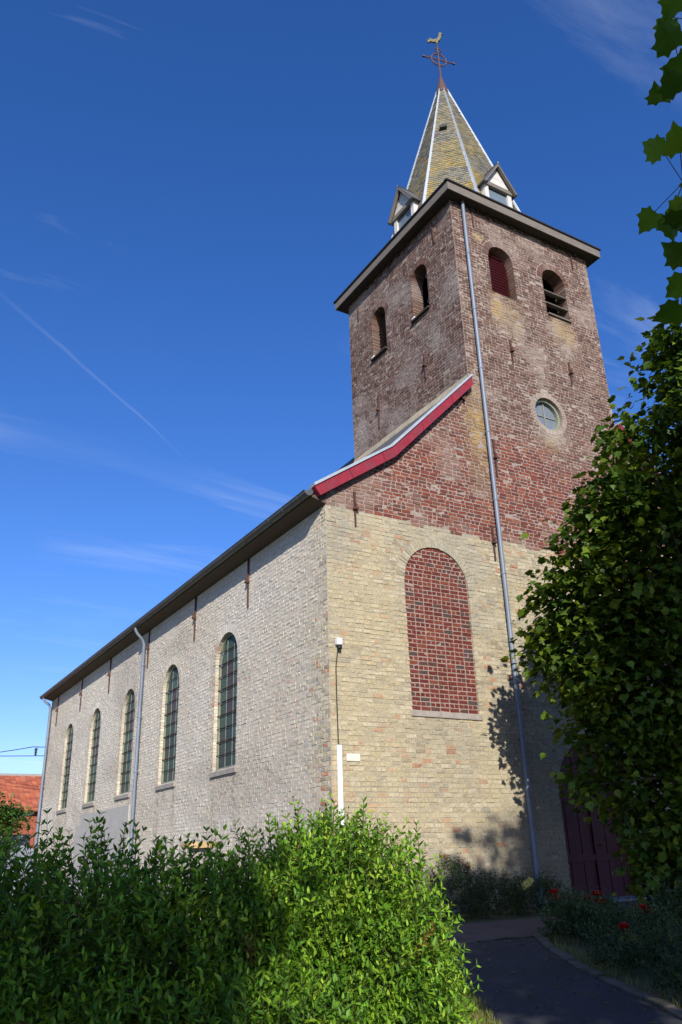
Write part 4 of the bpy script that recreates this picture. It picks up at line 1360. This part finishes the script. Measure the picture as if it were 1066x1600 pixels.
# tall shoots standing out of the hedge and of the shrub
SH = [(-1.93, 1.28, .32), (-1.72, 1.2, .3), (-1.58, 1.28, .3), (-1.48, 1.3, .36), (-1.38, 1.3, .34), (-1.28, 1.22, .28), (-1.15, 1.15, .26), (-1.02, 1.1, .22), (-2.1, 1.22, .25), (-2.25, 1.22, .2), (-.85, 1.08, .18), (-.72, 1.1, .2),
      (-.66, 1.22, .3), (-.52, 1.34, .22), (-.35, 1.42, .2), (-.12, 1.42, .14), (.08, 1.42, .14), (.46, 1.26, .26), (.36, 1.2, .16), (.55, 1.05, .26)]
for kind_ in (0, 1):
    sel = [s for i, s in enumerate(SH) if (i < 12) == (kind_ == 0)]
    own = bpy.data.objects['leafy_hedge' if kind_ == 0 else 'leafy_shrub']
    T, Dd, S, Cc = [], [], [], []
    mst = MB()
    for (rt, ztop, ln) in sel:
        b = place(5.75 + random.uniform(-.15, .15), rt, ztop - ln * 1.5)
        tip = b + np.array([random.uniform(-.06, .06), random.uniform(-.06, .06), ln * 1.5])
        mst.tube([Vector(b - np.array(own.location)), Vector(tip - np.array(own.location))], [.006, .002], n=5)
        np_ = int(ln * 1.5 / .042)
        for k in range(np_):
            q = (k + .5) / np_
            a = (k % 2) * math.pi / 2 + .4 + random.uniform(-.2, .2)
            for s in (0, math.pi):
                T.append(b + (tip - b) * q)
                Dd.append((math.cos(a + s), math.sin(a + s), .55 + .7 * q)); S.append(.088 * (1.05 - .5 * q) * random.uniform(.85, 1.15))
                Cc.append(lin(*random.choice(GREEN[:4])))
    leafmass('shoot_leaves', LEAF_V, LEAF_F, np.array(T), frames(np.array(Dd), RNG.normal(0, .3, len(T))), np.array(S), np.array(Cc), own)
    mst.build('shoot_stems', M['stem'], own)['kind'] = 'stuff'


def tree(name, label, base, lobes, nleaf, size, pal, w, trunk_r, TV, TF, group=None, n_single=0, clump=.5, gap=.40, limb_from=.35, spray=.22, trunk_top=None, lit_fringe=None):
    t = thing(name, label, 'tree', base, group)
    base = np.array(base, float)
    C = np.array([l[:3] for l in lobes]); Rr = np.array([l[3] if len(l) == 4 else l[3:6] for l in lobes], dtype=object)
    vol = np.array([np.mean(np.atleast_1d(r)) ** 2 for r in Rr], float)
    top = np.array(trunk_top if trunk_top is not None else C.mean(0))
    # branchlet anchors
    nb = nleaf // 9
    lob = RNG.choice(len(C), nb, p=vol / vol.sum())
    v = RNG.normal(0, 1, (nb, 3)); v /= np.linalg.norm(v, axis=1, keepdims=True)
    rad = np.array([np.broadcast_to(np.atleast_1d(r), 3) for r in Rr], float)[lob]
    r = RNG.uniform(.12, 1, nb) ** (1 / 2.2)
    A_ = C[lob] + v * rad * r[:, None]
    nzv = vnoise(A_[:, 0] + .7 * A_[:, 2], A_[:, 1] + .5 * A_[:, 2], 91, clump)
    k = nzv > gap - .25 * (r < .6)
    A_, v = A_[k], v[k]; nb = len(A_)
    rep = 9
    T = np.repeat(A_, rep, 0) + RNG.normal(0, spray, (nb * rep, 3)) * np.array([1, 1, .6])
    out = np.repeat(v, rep, 0)
    d = out * np.array([1, 1, .2]) + RNG.normal(0, .65, T.shape) * np.array([1, 1, .7]) + np.array([0, 0, -.22])
    Mx = frames(d, RNG.normal(0, .35, len(d)))
    S = size * RNG.uniform(.5, 1.3, len(T))
    Cc = np.repeat(choose(nb, pal, w), rep, 0) * RNG.uniform(.75, 1.25, (len(T), 1))
    if lit_fringe is not None:
        fringe_mix = np.repeat(np.clip((r[k] - .72) * 3.2, 0, .8), rep) * RNG.random(len(T))  # outer leaves yellowed: the crown's sunlit fringe is put into their colour
        Cc = mixc(Cc, np.broadcast_to(lin(*lit_fringe), Cc.shape), fringe_mix)
    sc, x, y = camdist(T)
    leafmass('crown', TV, TF, T, Mx, S, Cc, t, n_single, sc)
    m = MB()
    lean = top - base
    m.tube([Vector((0, 0, -.3)), Vector(lean * .3 + np.array([.05, .02, 0])), Vector(lean * .7), Vector(lean)], [trunk_r * 1.3, trunk_r, trunk_r * .7, trunk_r * .3], n=10)
    tr_ = m.build('trunk', M['bark'], t, smooth=True)
    m = MB()
    for i in range(len(C)):
        s = lean * (limb_from + .5 * random.random() * (1 - limb_from))
        e = C[i] - base
        md = (s + e) / 2 + np.array([0, 0, .15 * np.linalg.norm(e - s) * random.uniform(-.3, 1)])
        m.tube([Vector(s), Vector(md), Vector(e)], [trunk_r * .35, trunk_r * .2, trunk_r * .07], n=6)
    m.build('limbs', M['bark'], t, smooth=True)
    return t


# maple by the church door
LOB = [(4.14, -6.06, 9.00, 0.89), (3.96, -5.18, 7.97, 0.74), (3.79, -4.58, 6.93, 0.90), (3.52, -3.88, 6.12, 0.70), (3.36, -3.21, 5.37, 0.58), (3.48, -2.73, 4.48, 0.5),
       (4.08, -3.16, 4.73, 1.23), (4.89, -4.57, 6.35, 1.71), (5.24, -3.73, 4.22, 1.95), (4.22, -3.12, 3.17, 0.86), (4.05, -2.76, 2.13, 0.5), (5.55, -3.20, 1.83, 1.25),
       (4.7, -3.4, 0.75, 0.6), (5.13, -3.61, 0.6, 0.85), (5.68, -5.35, 8.24, 1.39), (6.8, -4.2, 5.5, 1.9), (6.7, -4.8, 7.6, 1.5), (6.6, -3.7, 3.0, 1.5), (4.05, -6.4, 9.5, .6), (4.75, -4.4, .3, .6), (5.6, -4.6, .3, .9)]
MAPC = [(68, 96, 30), (56, 84, 28), (80, 108, 32), (46, 72, 26), (110, 128, 36)]
tree('maple_tree', 'large dark leafy maple standing before the church door at right', (5.7, -4.3, -.12), LOB, 45000, .152, MAPC, [4, 4, 3, 3, 1], .17, SM_V, SM_F, n_single=300, clump=.6, gap=.38, limb_from=.15, trunk_top=(5.5, -4.6, 7.5), lit_fringe=(120, 136, 38))


# sycamore whose branch hangs into the frame; unseen crowns behind the camera are shaped to shade path, hedge and maple
SYC = [(-6.99, -18.11, 6.59, 1.15), (-5.86, -18.30, 7.23, 1.50), (-4.03, -18.45, 8.57, 1.70), (-1.98, -18.36, 10.53, 2.30), (-1.19, -17.69, 12.40, 2.15), (0.51, -18.99, 11.60, 2.50), (-2.25, -19.14, 8.92, 2.00), (1.10, -18.02, 13.82, 2.30), (-2.40, -16.20, 7.20, 1.10), (-5.71, -17.23, 9.23, 1.15), (-4.28, -17.49, 10.04, 1.35), (-4.50, -16.00, 7.70, 1.10), (-7.00, -16.40, 8.40, 1.00)]
syc = tree('sycamore_tree', 'broad-leaved sycamore branch with large lobed leaves hanging in at top right', (-1.2, -19.0, -.5), SYC, 29000, .24, MAPC, [4, 4, 3, 3, .5], .26, SM_V, SM_F, clump=.6, gap=.27, limb_from=.2, trunk_top=(-1.0, -18.9, 10.0))
LEFT = [(-11.63, -17.89, 6.22, 1.35), (-12.99, -17.15, 6.31, 1.60), (-14.32, -16.44, 6.40, 1.60), (-12.52, -16.88, 7.20, 1.20), (-11.78, -18.31, 5.33, 1.15), (-13.04, -17.69, 5.33, 1.30)]
tree('shade_tree', 'green lime tree standing behind the photographer on the left', (-13.33, -16.87, -.5), LEFT, 22000, .18, MAPC, [4, 4, 3, 3, .5], .22, LIME_V, LIME_F, clump=.6, gap=.1, limb_from=.25)

LEFT2 = [(-13.32, -17.81, 9.26, 1.70), (-14.89, -16.93, 9.44, 2.00), (-16.72, -16.12, 9.26, 2.20), (-18.53, -15.27, 9.18, 2.20), (-15.60, -15.66, 11.05, 1.80), (-17.35, -14.69, 11.22, 2.00), (-15.56, -17.81, 7.30, 1.90), (-17.84, -16.78, 7.13, 2.20), (-19.91, -15.34, 7.84, 2.20), (-9.52, -19.15, 10.24, 1.50), (-13.32, -16.90, 10.87, 1.50), (-8.11, -19.91, 10.16, 1.40)]  # unseen crown added to cut sky light on the hedge
tree('shade_tree', 'taller tree added further left, unseen behind the camera, blocking sky light', (-16.90, -16.52, -.5), LEFT2, 24000, .2, MAPC, [4, 4, 3, 3, .5], .25, LIME_V, LIME_F, clump=.7, gap=.18, limb_from=.25)

# the hanging branch: every leaf its own mesh
NEAR = [(-4.4, -12.02, 5.83), (-4.38, -11.93, 5.65), (-4.33, -11.91, 5.79), (-4.45, -11.93, 5.22), (-4.37, -11.78, 5.32), (-4.36, -11.95, 5.39), (-4.22, -11.74, 5.06), (-4.12, -11.58, 4.61), (-4.14, -11.39, 4.76), (-4.09, -11.49, 4.65), (-4.14, -11.59, 4.67), (-4.1, -11.5, 4.43), (-3.9, -11.34, 4.36), (-3.76, -11.15, 4.33)]
bm_ = MB()
SO = np.array(syc.location)
br = [(-2.4, -13.8, 6.8), (-3.3, -12.6, 6.3), (-4.05, -12.0, 5.95), (-4.18, -11.85, 5.45), (-4.02, -11.6, 4.95), (-3.85, -11.35, 4.45)]
bm_.tube([Vector(np.array(SYC[8][:3]) - SO)] + [Vector(np.array(b) - SO) for b in br], [.05, .03, .02, .014, .01, .007, .004], n=6)
protos = []
for c in ((96, 134, 38), (80, 118, 34), (112, 148, 44), (70, 106, 34)):
    me = mesh_np('leaf', MAP_V, MAP_F, np.tile(lin(*c), (len(MAP_V), 1)), smooth=True); me.materials.append(M['leaf']); protos.append(me)
brn = np.array(br)
extra = [tuple(brn[RNG.integers(2, 6)] + np.array([.22, -.06, 0]) + RNG.normal(0, .12, 3)) for _ in range(26)]
for i, pnt in enumerate(NEAR + extra):
    pnt = np.array(pnt)
    o = bpy.data.objects.new('leaf', protos[i % 4]); COL.objects.link(o); o.parent = syc
    root = brn[np.argmin(np.linalg.norm(brn - pnt, axis=1))]
    d = (pnt - root); d = d / (np.linalg.norm(d) + 1e-6) + np.array([-.35, .1, -.55]) + RNG.normal(0, .25, 3)
    zc = (CAM - pnt) / np.linalg.norm(CAM - pnt) + RNG.normal(0, .38, 3) + np.array([0, 0, -.2])
    d = d - zc * (d @ zc) / (zc @ zc); d /= np.linalg.norm(d); zc /= np.linalg.norm(zc)
    Mx = np.stack([np.cross(d, zc), d, zc], 1)
    sz = random.uniform(.15, .21)
    mw = np.eye(4); mw[:3, :3] = Mx * sz; mw[:3, 3] = pnt - Mx[:, 1] * sz * .4 - SO
    o.matrix_local = Matrix(mw.tolist())
    bm_.tube([Vector(root - SO), Vector(pnt - Mx[:, 1] * sz * .4 - SO)], .003, n=4)
bm_.build('hanging_branch', M['bark'], syc)

# shrubs in the bed along the facade
DARK = [(44, 62, 34), (52, 70, 38), (38, 54, 30), (60, 76, 44)]


def wshrub(name, label, c, rad, n, leaf, pal=DARK, single=0, narrow=.7, group=None, shoot=(.12, .26), cat='shrub', up=.6):
    P, v = lump(c, rad, n, low=-.8, inner=.4)
    k = P[:, 2] > gz(c[1]) + .02
    return shrub(name, label, cat, (c[0], c[1], gz(c[1])), P[k], v[k], 0, leaf, pal, [1] * len(pal), shoot=shoot, pairs=4, narrow=narrow, up=up, n_single=single, group=group)


wshrub('evergreen_shrub', 'dark pointed evergreen shrub against facade, beside bright green shrub', (1.55, -1.5, .3), (.5, .45, .62), 500, .07)
wshrub('evergreen_shrub', 'low dark shrub against facade, between pointed evergreen and downpipe', (2.45, -1.45, .18), (.6, .5, .42), 500, .07)
b3 = wshrub('evergreen_shrub', 'dark shrub with pale yellow bloom at foot of facade downpipe', (3.45, -1.4, .16), (.55, .45, .40), 450, .07)
m = MB()
for k in range(40):
    t = k / 40
    c = Vector((3.05 + .22 * t, -1.55, .44 + .11 * t)) - Vector(b3.location)
    a = k * 2.4
    m.obox(c + Vector((0, math.cos(a) * .035, math.sin(a) * .035)), (.02, .004, 0), (0, .02, .003), (0, .002, .02))
m.build('bloom', M['yellow_bloom'], b3)
ROSE = [(56, 78, 46), (66, 90, 50), (48, 68, 42), (78, 98, 60)]
fl = {0: [(1.44, -4.0, .46), (1.40, -4.08, .38)], 1: [(1.78, -4.3, .36), (2.0, -4.3, .42), (1.84, -4.35, .26), (1.95, -4.4, .32)], 2: [(2.0, -5.1, .26), (2.1, -5.15, .2), (.93, -5.7, .12)]}
RB = [((1.35, -4.45, .02), (.42, .42, .36), 'rose bush with single red bloom, nearest the path end'), ((1.95, -4.2, .02), (.45, .4, .34), 'rose bush with cluster of red blooms before the door'), ((1.55, -5.3, -.08), (.75, .55, .36), 'low rose bush beneath the maple with scattered red blooms')]
for i, (c, rad, lab) in enumerate(RB):
    rb_ = wshrub('rose_bush', lab, c, rad, 420, .06, ROSE, narrow=1.3, group='rose bushes', cat='rose bush')
    for p_ in fl[i]:
        m = MB()
        for k in range(13):
            a = k * 2.4; rr = .026 + .007 * k; tl = .25 + .07 * k
            c_ = Vector(p_) - Vector(rb_.location) + Vector((math.cos(a) * rr * .6, math.sin(a) * rr * .6, .02 - .002 * k))
            tang = Vector((-math.sin(a), math.cos(a), 0)); up_ = Vector((math.cos(a) * math.sin(tl), math.sin(a) * math.sin(tl), math.cos(tl)))
            h = .06
            m.add([c_ - tang * .026 - up_ * h * .4, c_ + tang * .026 - up_ * h * .4, c_ + tang * .06 + up_ * h * .5, c_ + up_ * h * .75 + Vector((math.cos(a), math.sin(a), 0)) * .012, c_ - tang * .06 + up_ * h * .5], [(0, 1, 2, 3, 4)])
        m.build('bloom', M['rose_red'], rb_)
        m = MB().tube([Vector(p_) - Vector(rb_.location) - Vector((0, 0, .02)), Vector((p_[0] * .6 + c[0] * .4, p_[1] * .6 + c[1] * .4, gz(p_[1]))) - Vector(rb_.location)], .004, n=4)
        m.build('flower_stem', M['stem'], rb_)
wshrub('ground_shrub', 'low spreading shrub along right kerb below the maple', (.55, -6.7, -.26), (.78, 1.1, .34), 1300, .06, DARK, cat='shrub', narrow=1.2)
wshrub('ground_shrub', 'low leafy shrub behind the rose bushes under maple', (2.9, -5.2, .0), (.8, .7, .45), 600, .07, DARK, cat='shrub', narrow=1.2)
wshrub('ground_shrub', 'leafy shrub at lower right corner beside the path', (-.25, -8.2, -.25), (.72, .9, .42), 1000, .06, DARK, cat='shrub', narrow=1.2)

# grass beside the path and along its kerb
gp = []
for _ in range(9000):
    y = random.uniform(-8.6, -4.2)
    le = float(np.interp(y, [-9.9, -7.52, -6.2, -4.9, -4.0], [-4.2, -2.85, -2.1, -1.26, -.72]))
    x = le - abs(random.gauss(0, .55)) + .05
    gp.append((x, y, gz(y) - .01))
for _ in range(600):
    y = random.uniform(-9.5, -4.2)
    x = float(np.interp(y, [-9.9, -7.53, -6.09, -4.95, -3.97], [-2.3, -1.0, -.37, .28, .93])) + .17 + abs(random.gauss(0, .22))
    gp.append((x, y, gz(y) - .01))
gp = np.array(gp)
GV = np.array([(-.06, 0, 0), (.06, 0, 0), (-.04, .5, .03), (.04, .5, .03), (0, 1, .2)], float)
GF = [(0, 1, 3), (0, 3, 2), (2, 3, 4)]
d = RNG.normal(0, .45, gp.shape); d[:, 2] = 1
gc = choose(len(gp), [(104, 112, 52), (124, 122, 66), (86, 98, 44), (140, 128, 80)], [4, 3, 3, 1.5])
gr_o = bpy.data.objects.new('grass', None)
V = np.einsum('nij,vj->nvi', frames(d) * RNG.uniform(.05, .12, len(gp))[:, None, None], GV) + gp[:, None, :]
F = (np.array(GF)[None] + (np.arange(len(gp)) * 5)[:, None, None]).reshape(-1, 3)
bpy.data.objects.remove(gr_o)
go = link('grass', mesh_np('grass', V.reshape(-1, 3), F, np.repeat(gc, 5, 0)), M['leaf']); go['kind'] = 'stuff'
tag(go, 'short dry grass beside the asphalt path', 'grass')

fp = []
for _ in range(260):
    y = random.uniform(-9.5, -4.1); t = random.random() ** .6 if random.random() < .6 else random.random()
    a = float(np.interp(y, [-9.9, -7.52, -6.2, -4.9, -4.0], [-4.2, -2.85, -2.1, -1.26, -.72])); b = float(np.interp(y, [-9.9, -7.53, -6.09, -4.95, -3.97], [-2.3, -1.0, -.37, .28, .93]))
    fp.append((a + (b - a) * t, y, gz(y) + .012))
fp = np.array(fp); d = RNG.normal(0, 1, fp.shape); d[:, 2] *= .08
V = np.einsum('nij,vj->nvi', frames(d) * RNG.uniform(.02, .06, len(fp))[:, None, None], LEAF_V * np.array([1.6, 1, 1])) + fp[:, None, :]
F = (np.array(LEAF_F)[None] + (np.arange(len(fp)) * 8)[:, None, None]).reshape(-1, 3)
fo = link('fallen_leaves', mesh_np('fallen_leaves', V.reshape(-1, 3), F, np.repeat(choose(len(fp), [(120, 100, 60), (96, 84, 52), (110, 118, 56), (84, 66, 46)], [3, 3, 1, 2]), 8, 0)), M['leaf']); fo['kind'] = 'stuff'
tag(fo, 'dry fallen leaves and grit scattered over the asphalt path', 'fallen leaves')

# ------------------------------------------------------------------ behind the church
# house with an orange tiled roof
hs = thing('tiled_house', 'long house with orange tiled roof beyond the far end of church', 'house', (-4, 38, 0))


def hp(mb, name, mat, **k):
    o = mb.build(name, mat, None, **k); o.parent = hs
    o.matrix_parent_inverse = Matrix.Translation(-Vector(hs.location))
    return o


hp(MB().box(-14, 6, 36, 43, 0, 4.0), 'wall', M['house_wall'])
tv, tcx = [], []
rows, cols_ = 17, 70
for j in range(rows):
    for i in range(cols_):
        x0 = -14.3 + i * .295; x1 = x0 + .285
        t0, t1 = j / rows, (j + 1.12) / rows
        y0, y1 = 35.6 + 3.9 * t0, 35.6 + 3.9 * t1; za, zb_ = 3.75 + 2.15 * t0, 3.75 + 2.15 * t1
        tv.append([(x0, y0, za), (x1, y0, za), (x1, y1, zb_ - .05), (x0, y1, zb_ - .05), (x0, y0 - .03, za + .07), (x1, y0 - .03, za + .05), (x1, y1 - .03, zb_ + .0), (x0, y1 - .03, zb_ + .02)])
tv = np.array(tv) - np.array(hs.location)
tcx = choose(len(tv), [(178, 102, 72), (166, 92, 66), (188, 116, 84), (152, 86, 66)], [4, 4, 2, 2])
roof_ = hp(MB().add([(-14.3, 35.6, 3.7), (6.3, 35.6, 3.7), (6.3, 39.5, 5.85), (-14.3, 39.5, 5.85), (-14.3, 43.4, 3.7), (6.3, 43.4, 3.7)], [(0, 1, 2, 3), (3, 2, 5, 4)]), 'roof', M['house_wall'])
tl = brickmass('roof_tiles', tv, tcx, roof_, mat=M['tile']); tl.parent = hs
hp(MB().tube([(-14.3, 39.5, 5.92), (6.3, 39.5, 5.92)], .12, n=8), 'ridge', M['stone'])
for x in (-9, -5, -1.5):
    w_ = hp(MB().box(x, x + 1.1, 35.94, 35.99, 1.2, 2.6), 'window', M['white_wood'])
    o = hp(MB().box(x + .1, x + 1.0, 35.92, 35.935, 1.3, 2.5), 'pane', M['glass_grey'])
# outbuilding with a grey-edged lean-to roof
ob = thing('outbuilding', 'small outbuilding with grey sloping roof edge beside church far corner', 'outbuilding', (-1.3, 31.5, 0))
m = MB().box(-2.6, .6, 30.5, 32.5, 0, 2.4); o = m.build('wall', M['house_white']); o.parent = ob; o.matrix_parent_inverse = Matrix.Translation(-Vector(ob.location))
m = MB().add([(-2.9, 30.3, 2.35), (.6, 30.3, 3.3), (.6, 32.7, 3.3), (-2.9, 32.7, 2.35), (-2.9, 30.3, 2.47), (.6, 30.3, 3.42), (.6, 32.7, 3.42), (-2.9, 32.7, 2.47)], [(0, 3, 2, 1), (4, 5, 6, 7), (0, 1, 5, 4), (1, 2, 6, 5), (2, 3, 7, 6), (3, 0, 4, 7)])
o = m.build('roof', M['dark_zinc']); o.parent = ob; o.matrix_parent_inverse = Matrix.Translation(-Vector(ob.location))
# trees at the far left
FAR = [(66, 104, 40), (56, 92, 36), (78, 114, 46)]
tree('garden_tree', 'green garden tree in front of the orange tiled roof', (-1.9, 28.5, 0), [(-1.6, 28.5, 3.1, .95), (-.75, 28.4, 3.0, .7), (-2.6, 28.4, 3.3, 1.1), (-3.8, 28.4, 3.2, 1.3), (-1.5, 28.3, 2.0, 1.0), (-3, 28, 2, 1.2)], 14000, .12, FAR, [3, 3, 2], .12, LIME_V, LIME_F, clump=.5, gap=.2)
tree('tall_tree', 'distant tree whose tip shows at left frame edge', (-4.2, 52, 0), [(-4.2, 52, 6.6, 1.3), (-4.4, 52, 5, 1.6), (-4.0, 52.2, 7.5, .6)], 2500, .2, FAR, [3, 3, 2], .2, LIME_V, LIME_F)
# overhead cables and hanging insulator
for i, (a, b, s, lab) in enumerate((((-12, 46, 7.3), (1.04, 34.81, 7.03), .55, 'black overhead cable rising to the insulator at church far corner'), ((-12, 41.5, 6.95), (8.0, 31.5, 6.5), .1, 'lower straight black overhead cable left of church'))):
    a, b = Vector(a), Vector(b)
    pts = [a.lerp(b, t) - Vector((0, 0, s * 4 * t * (1 - t))) for t in np.linspace(0, 1, 16)]
    if i == 0:
        pts += [Vector((1.9, 34.3, 6.98)), Vector((8, 31, 6.5))]
    tag(MB().tube(pts, .022, n=6).build('overhead_cable', M['black']), lab, 'cable', 'overhead cables')
ins = thing('insulator', 'dark ribbed insulator hanging from the upper cable', 'insulator', (1.2, 34.72, 6.6))
m = MB()
for k in range(4):
    m.tube([(0, 0, .32 - k * .09), (0, 0, .27 - k * .09)], [.11 - .012 * k, .06], n=10)
m.tube([(0, 0, -.06), (0, 0, .36)], .035, n=8)
m.build('body', M['black'], ins)
MB().tube([(0, 0, .34), (-.06, .03, .43), (.12, -.06, .43), (.04, -.02, .3)], .018, n=6).build('clamp', M['iron'], ins)
# gravestones and a stone pedestal in the churchyard


def gravestone(x, y, w, h, lab, mat):
    n = 10
    P = [(-w / 2, 0), (w / 2, 0)] + [(w / 2 * math.cos(math.pi * k / n), h - w * .35 + w * .35 * math.sin(math.pi * k / n)) for k in range(n + 1)]
    m = MB(); k_ = len(P)
    m.add([(a, -.08, b) for a, b in P] + [(a, .08, b) for a, b in P], [tuple(range(k_)), tuple(range(k_, 2 * k_))[::-1]] + [(i, k_ + i, k_ + (i + 1) % k_, (i + 1) % k_) for i in range(k_)])
    m.box(-w * .65, w * .65, -.2, .2, -.1, .12)
    o = m.build('gravestone', mat); o.location = (x, y, 0); o.rotation_euler = (0, 0, -.35)
    tag(o, lab, 'gravestone', 'gravestones behind the hedge')


gravestone(-1.2, 22.5, 1.0, 1.75, 'grey round-topped gravestone at the church far corner', M['gravestone'])
gravestone(-3.4, 20.5, .8, 1.5, 'pale gravestone glimpsed through hedge at far left', M['house_white'])
ped = thing('stone_pedestal', 'tan slab-topped pedestal peeping over hedge before side wall', 'pedestal', (-3.2, -1.6, 0))
nn = 20
def disc(r, z0, z1):
    m = MB().add([(r * math.cos(2 * math.pi * k / nn), r * math.sin(2 * math.pi * k / nn), z) for z in (z0, z1) for k in range(nn)], [(k, (k + 1) % nn, nn + (k + 1) % nn, nn + k) for k in range(nn)] + [tuple(range(nn, 2 * nn)), tuple(range(nn))[::-1]])
    return m
disc(.27, 1.22, 1.30).build('slab', M['sandstone'], ped)
disc(.16, .1, 1.22).build('shaft', M['stone'], ped)
disc(.3, -.05, .1).build('foot', M['stone'], ped)
bpy.context.view_layer.update()
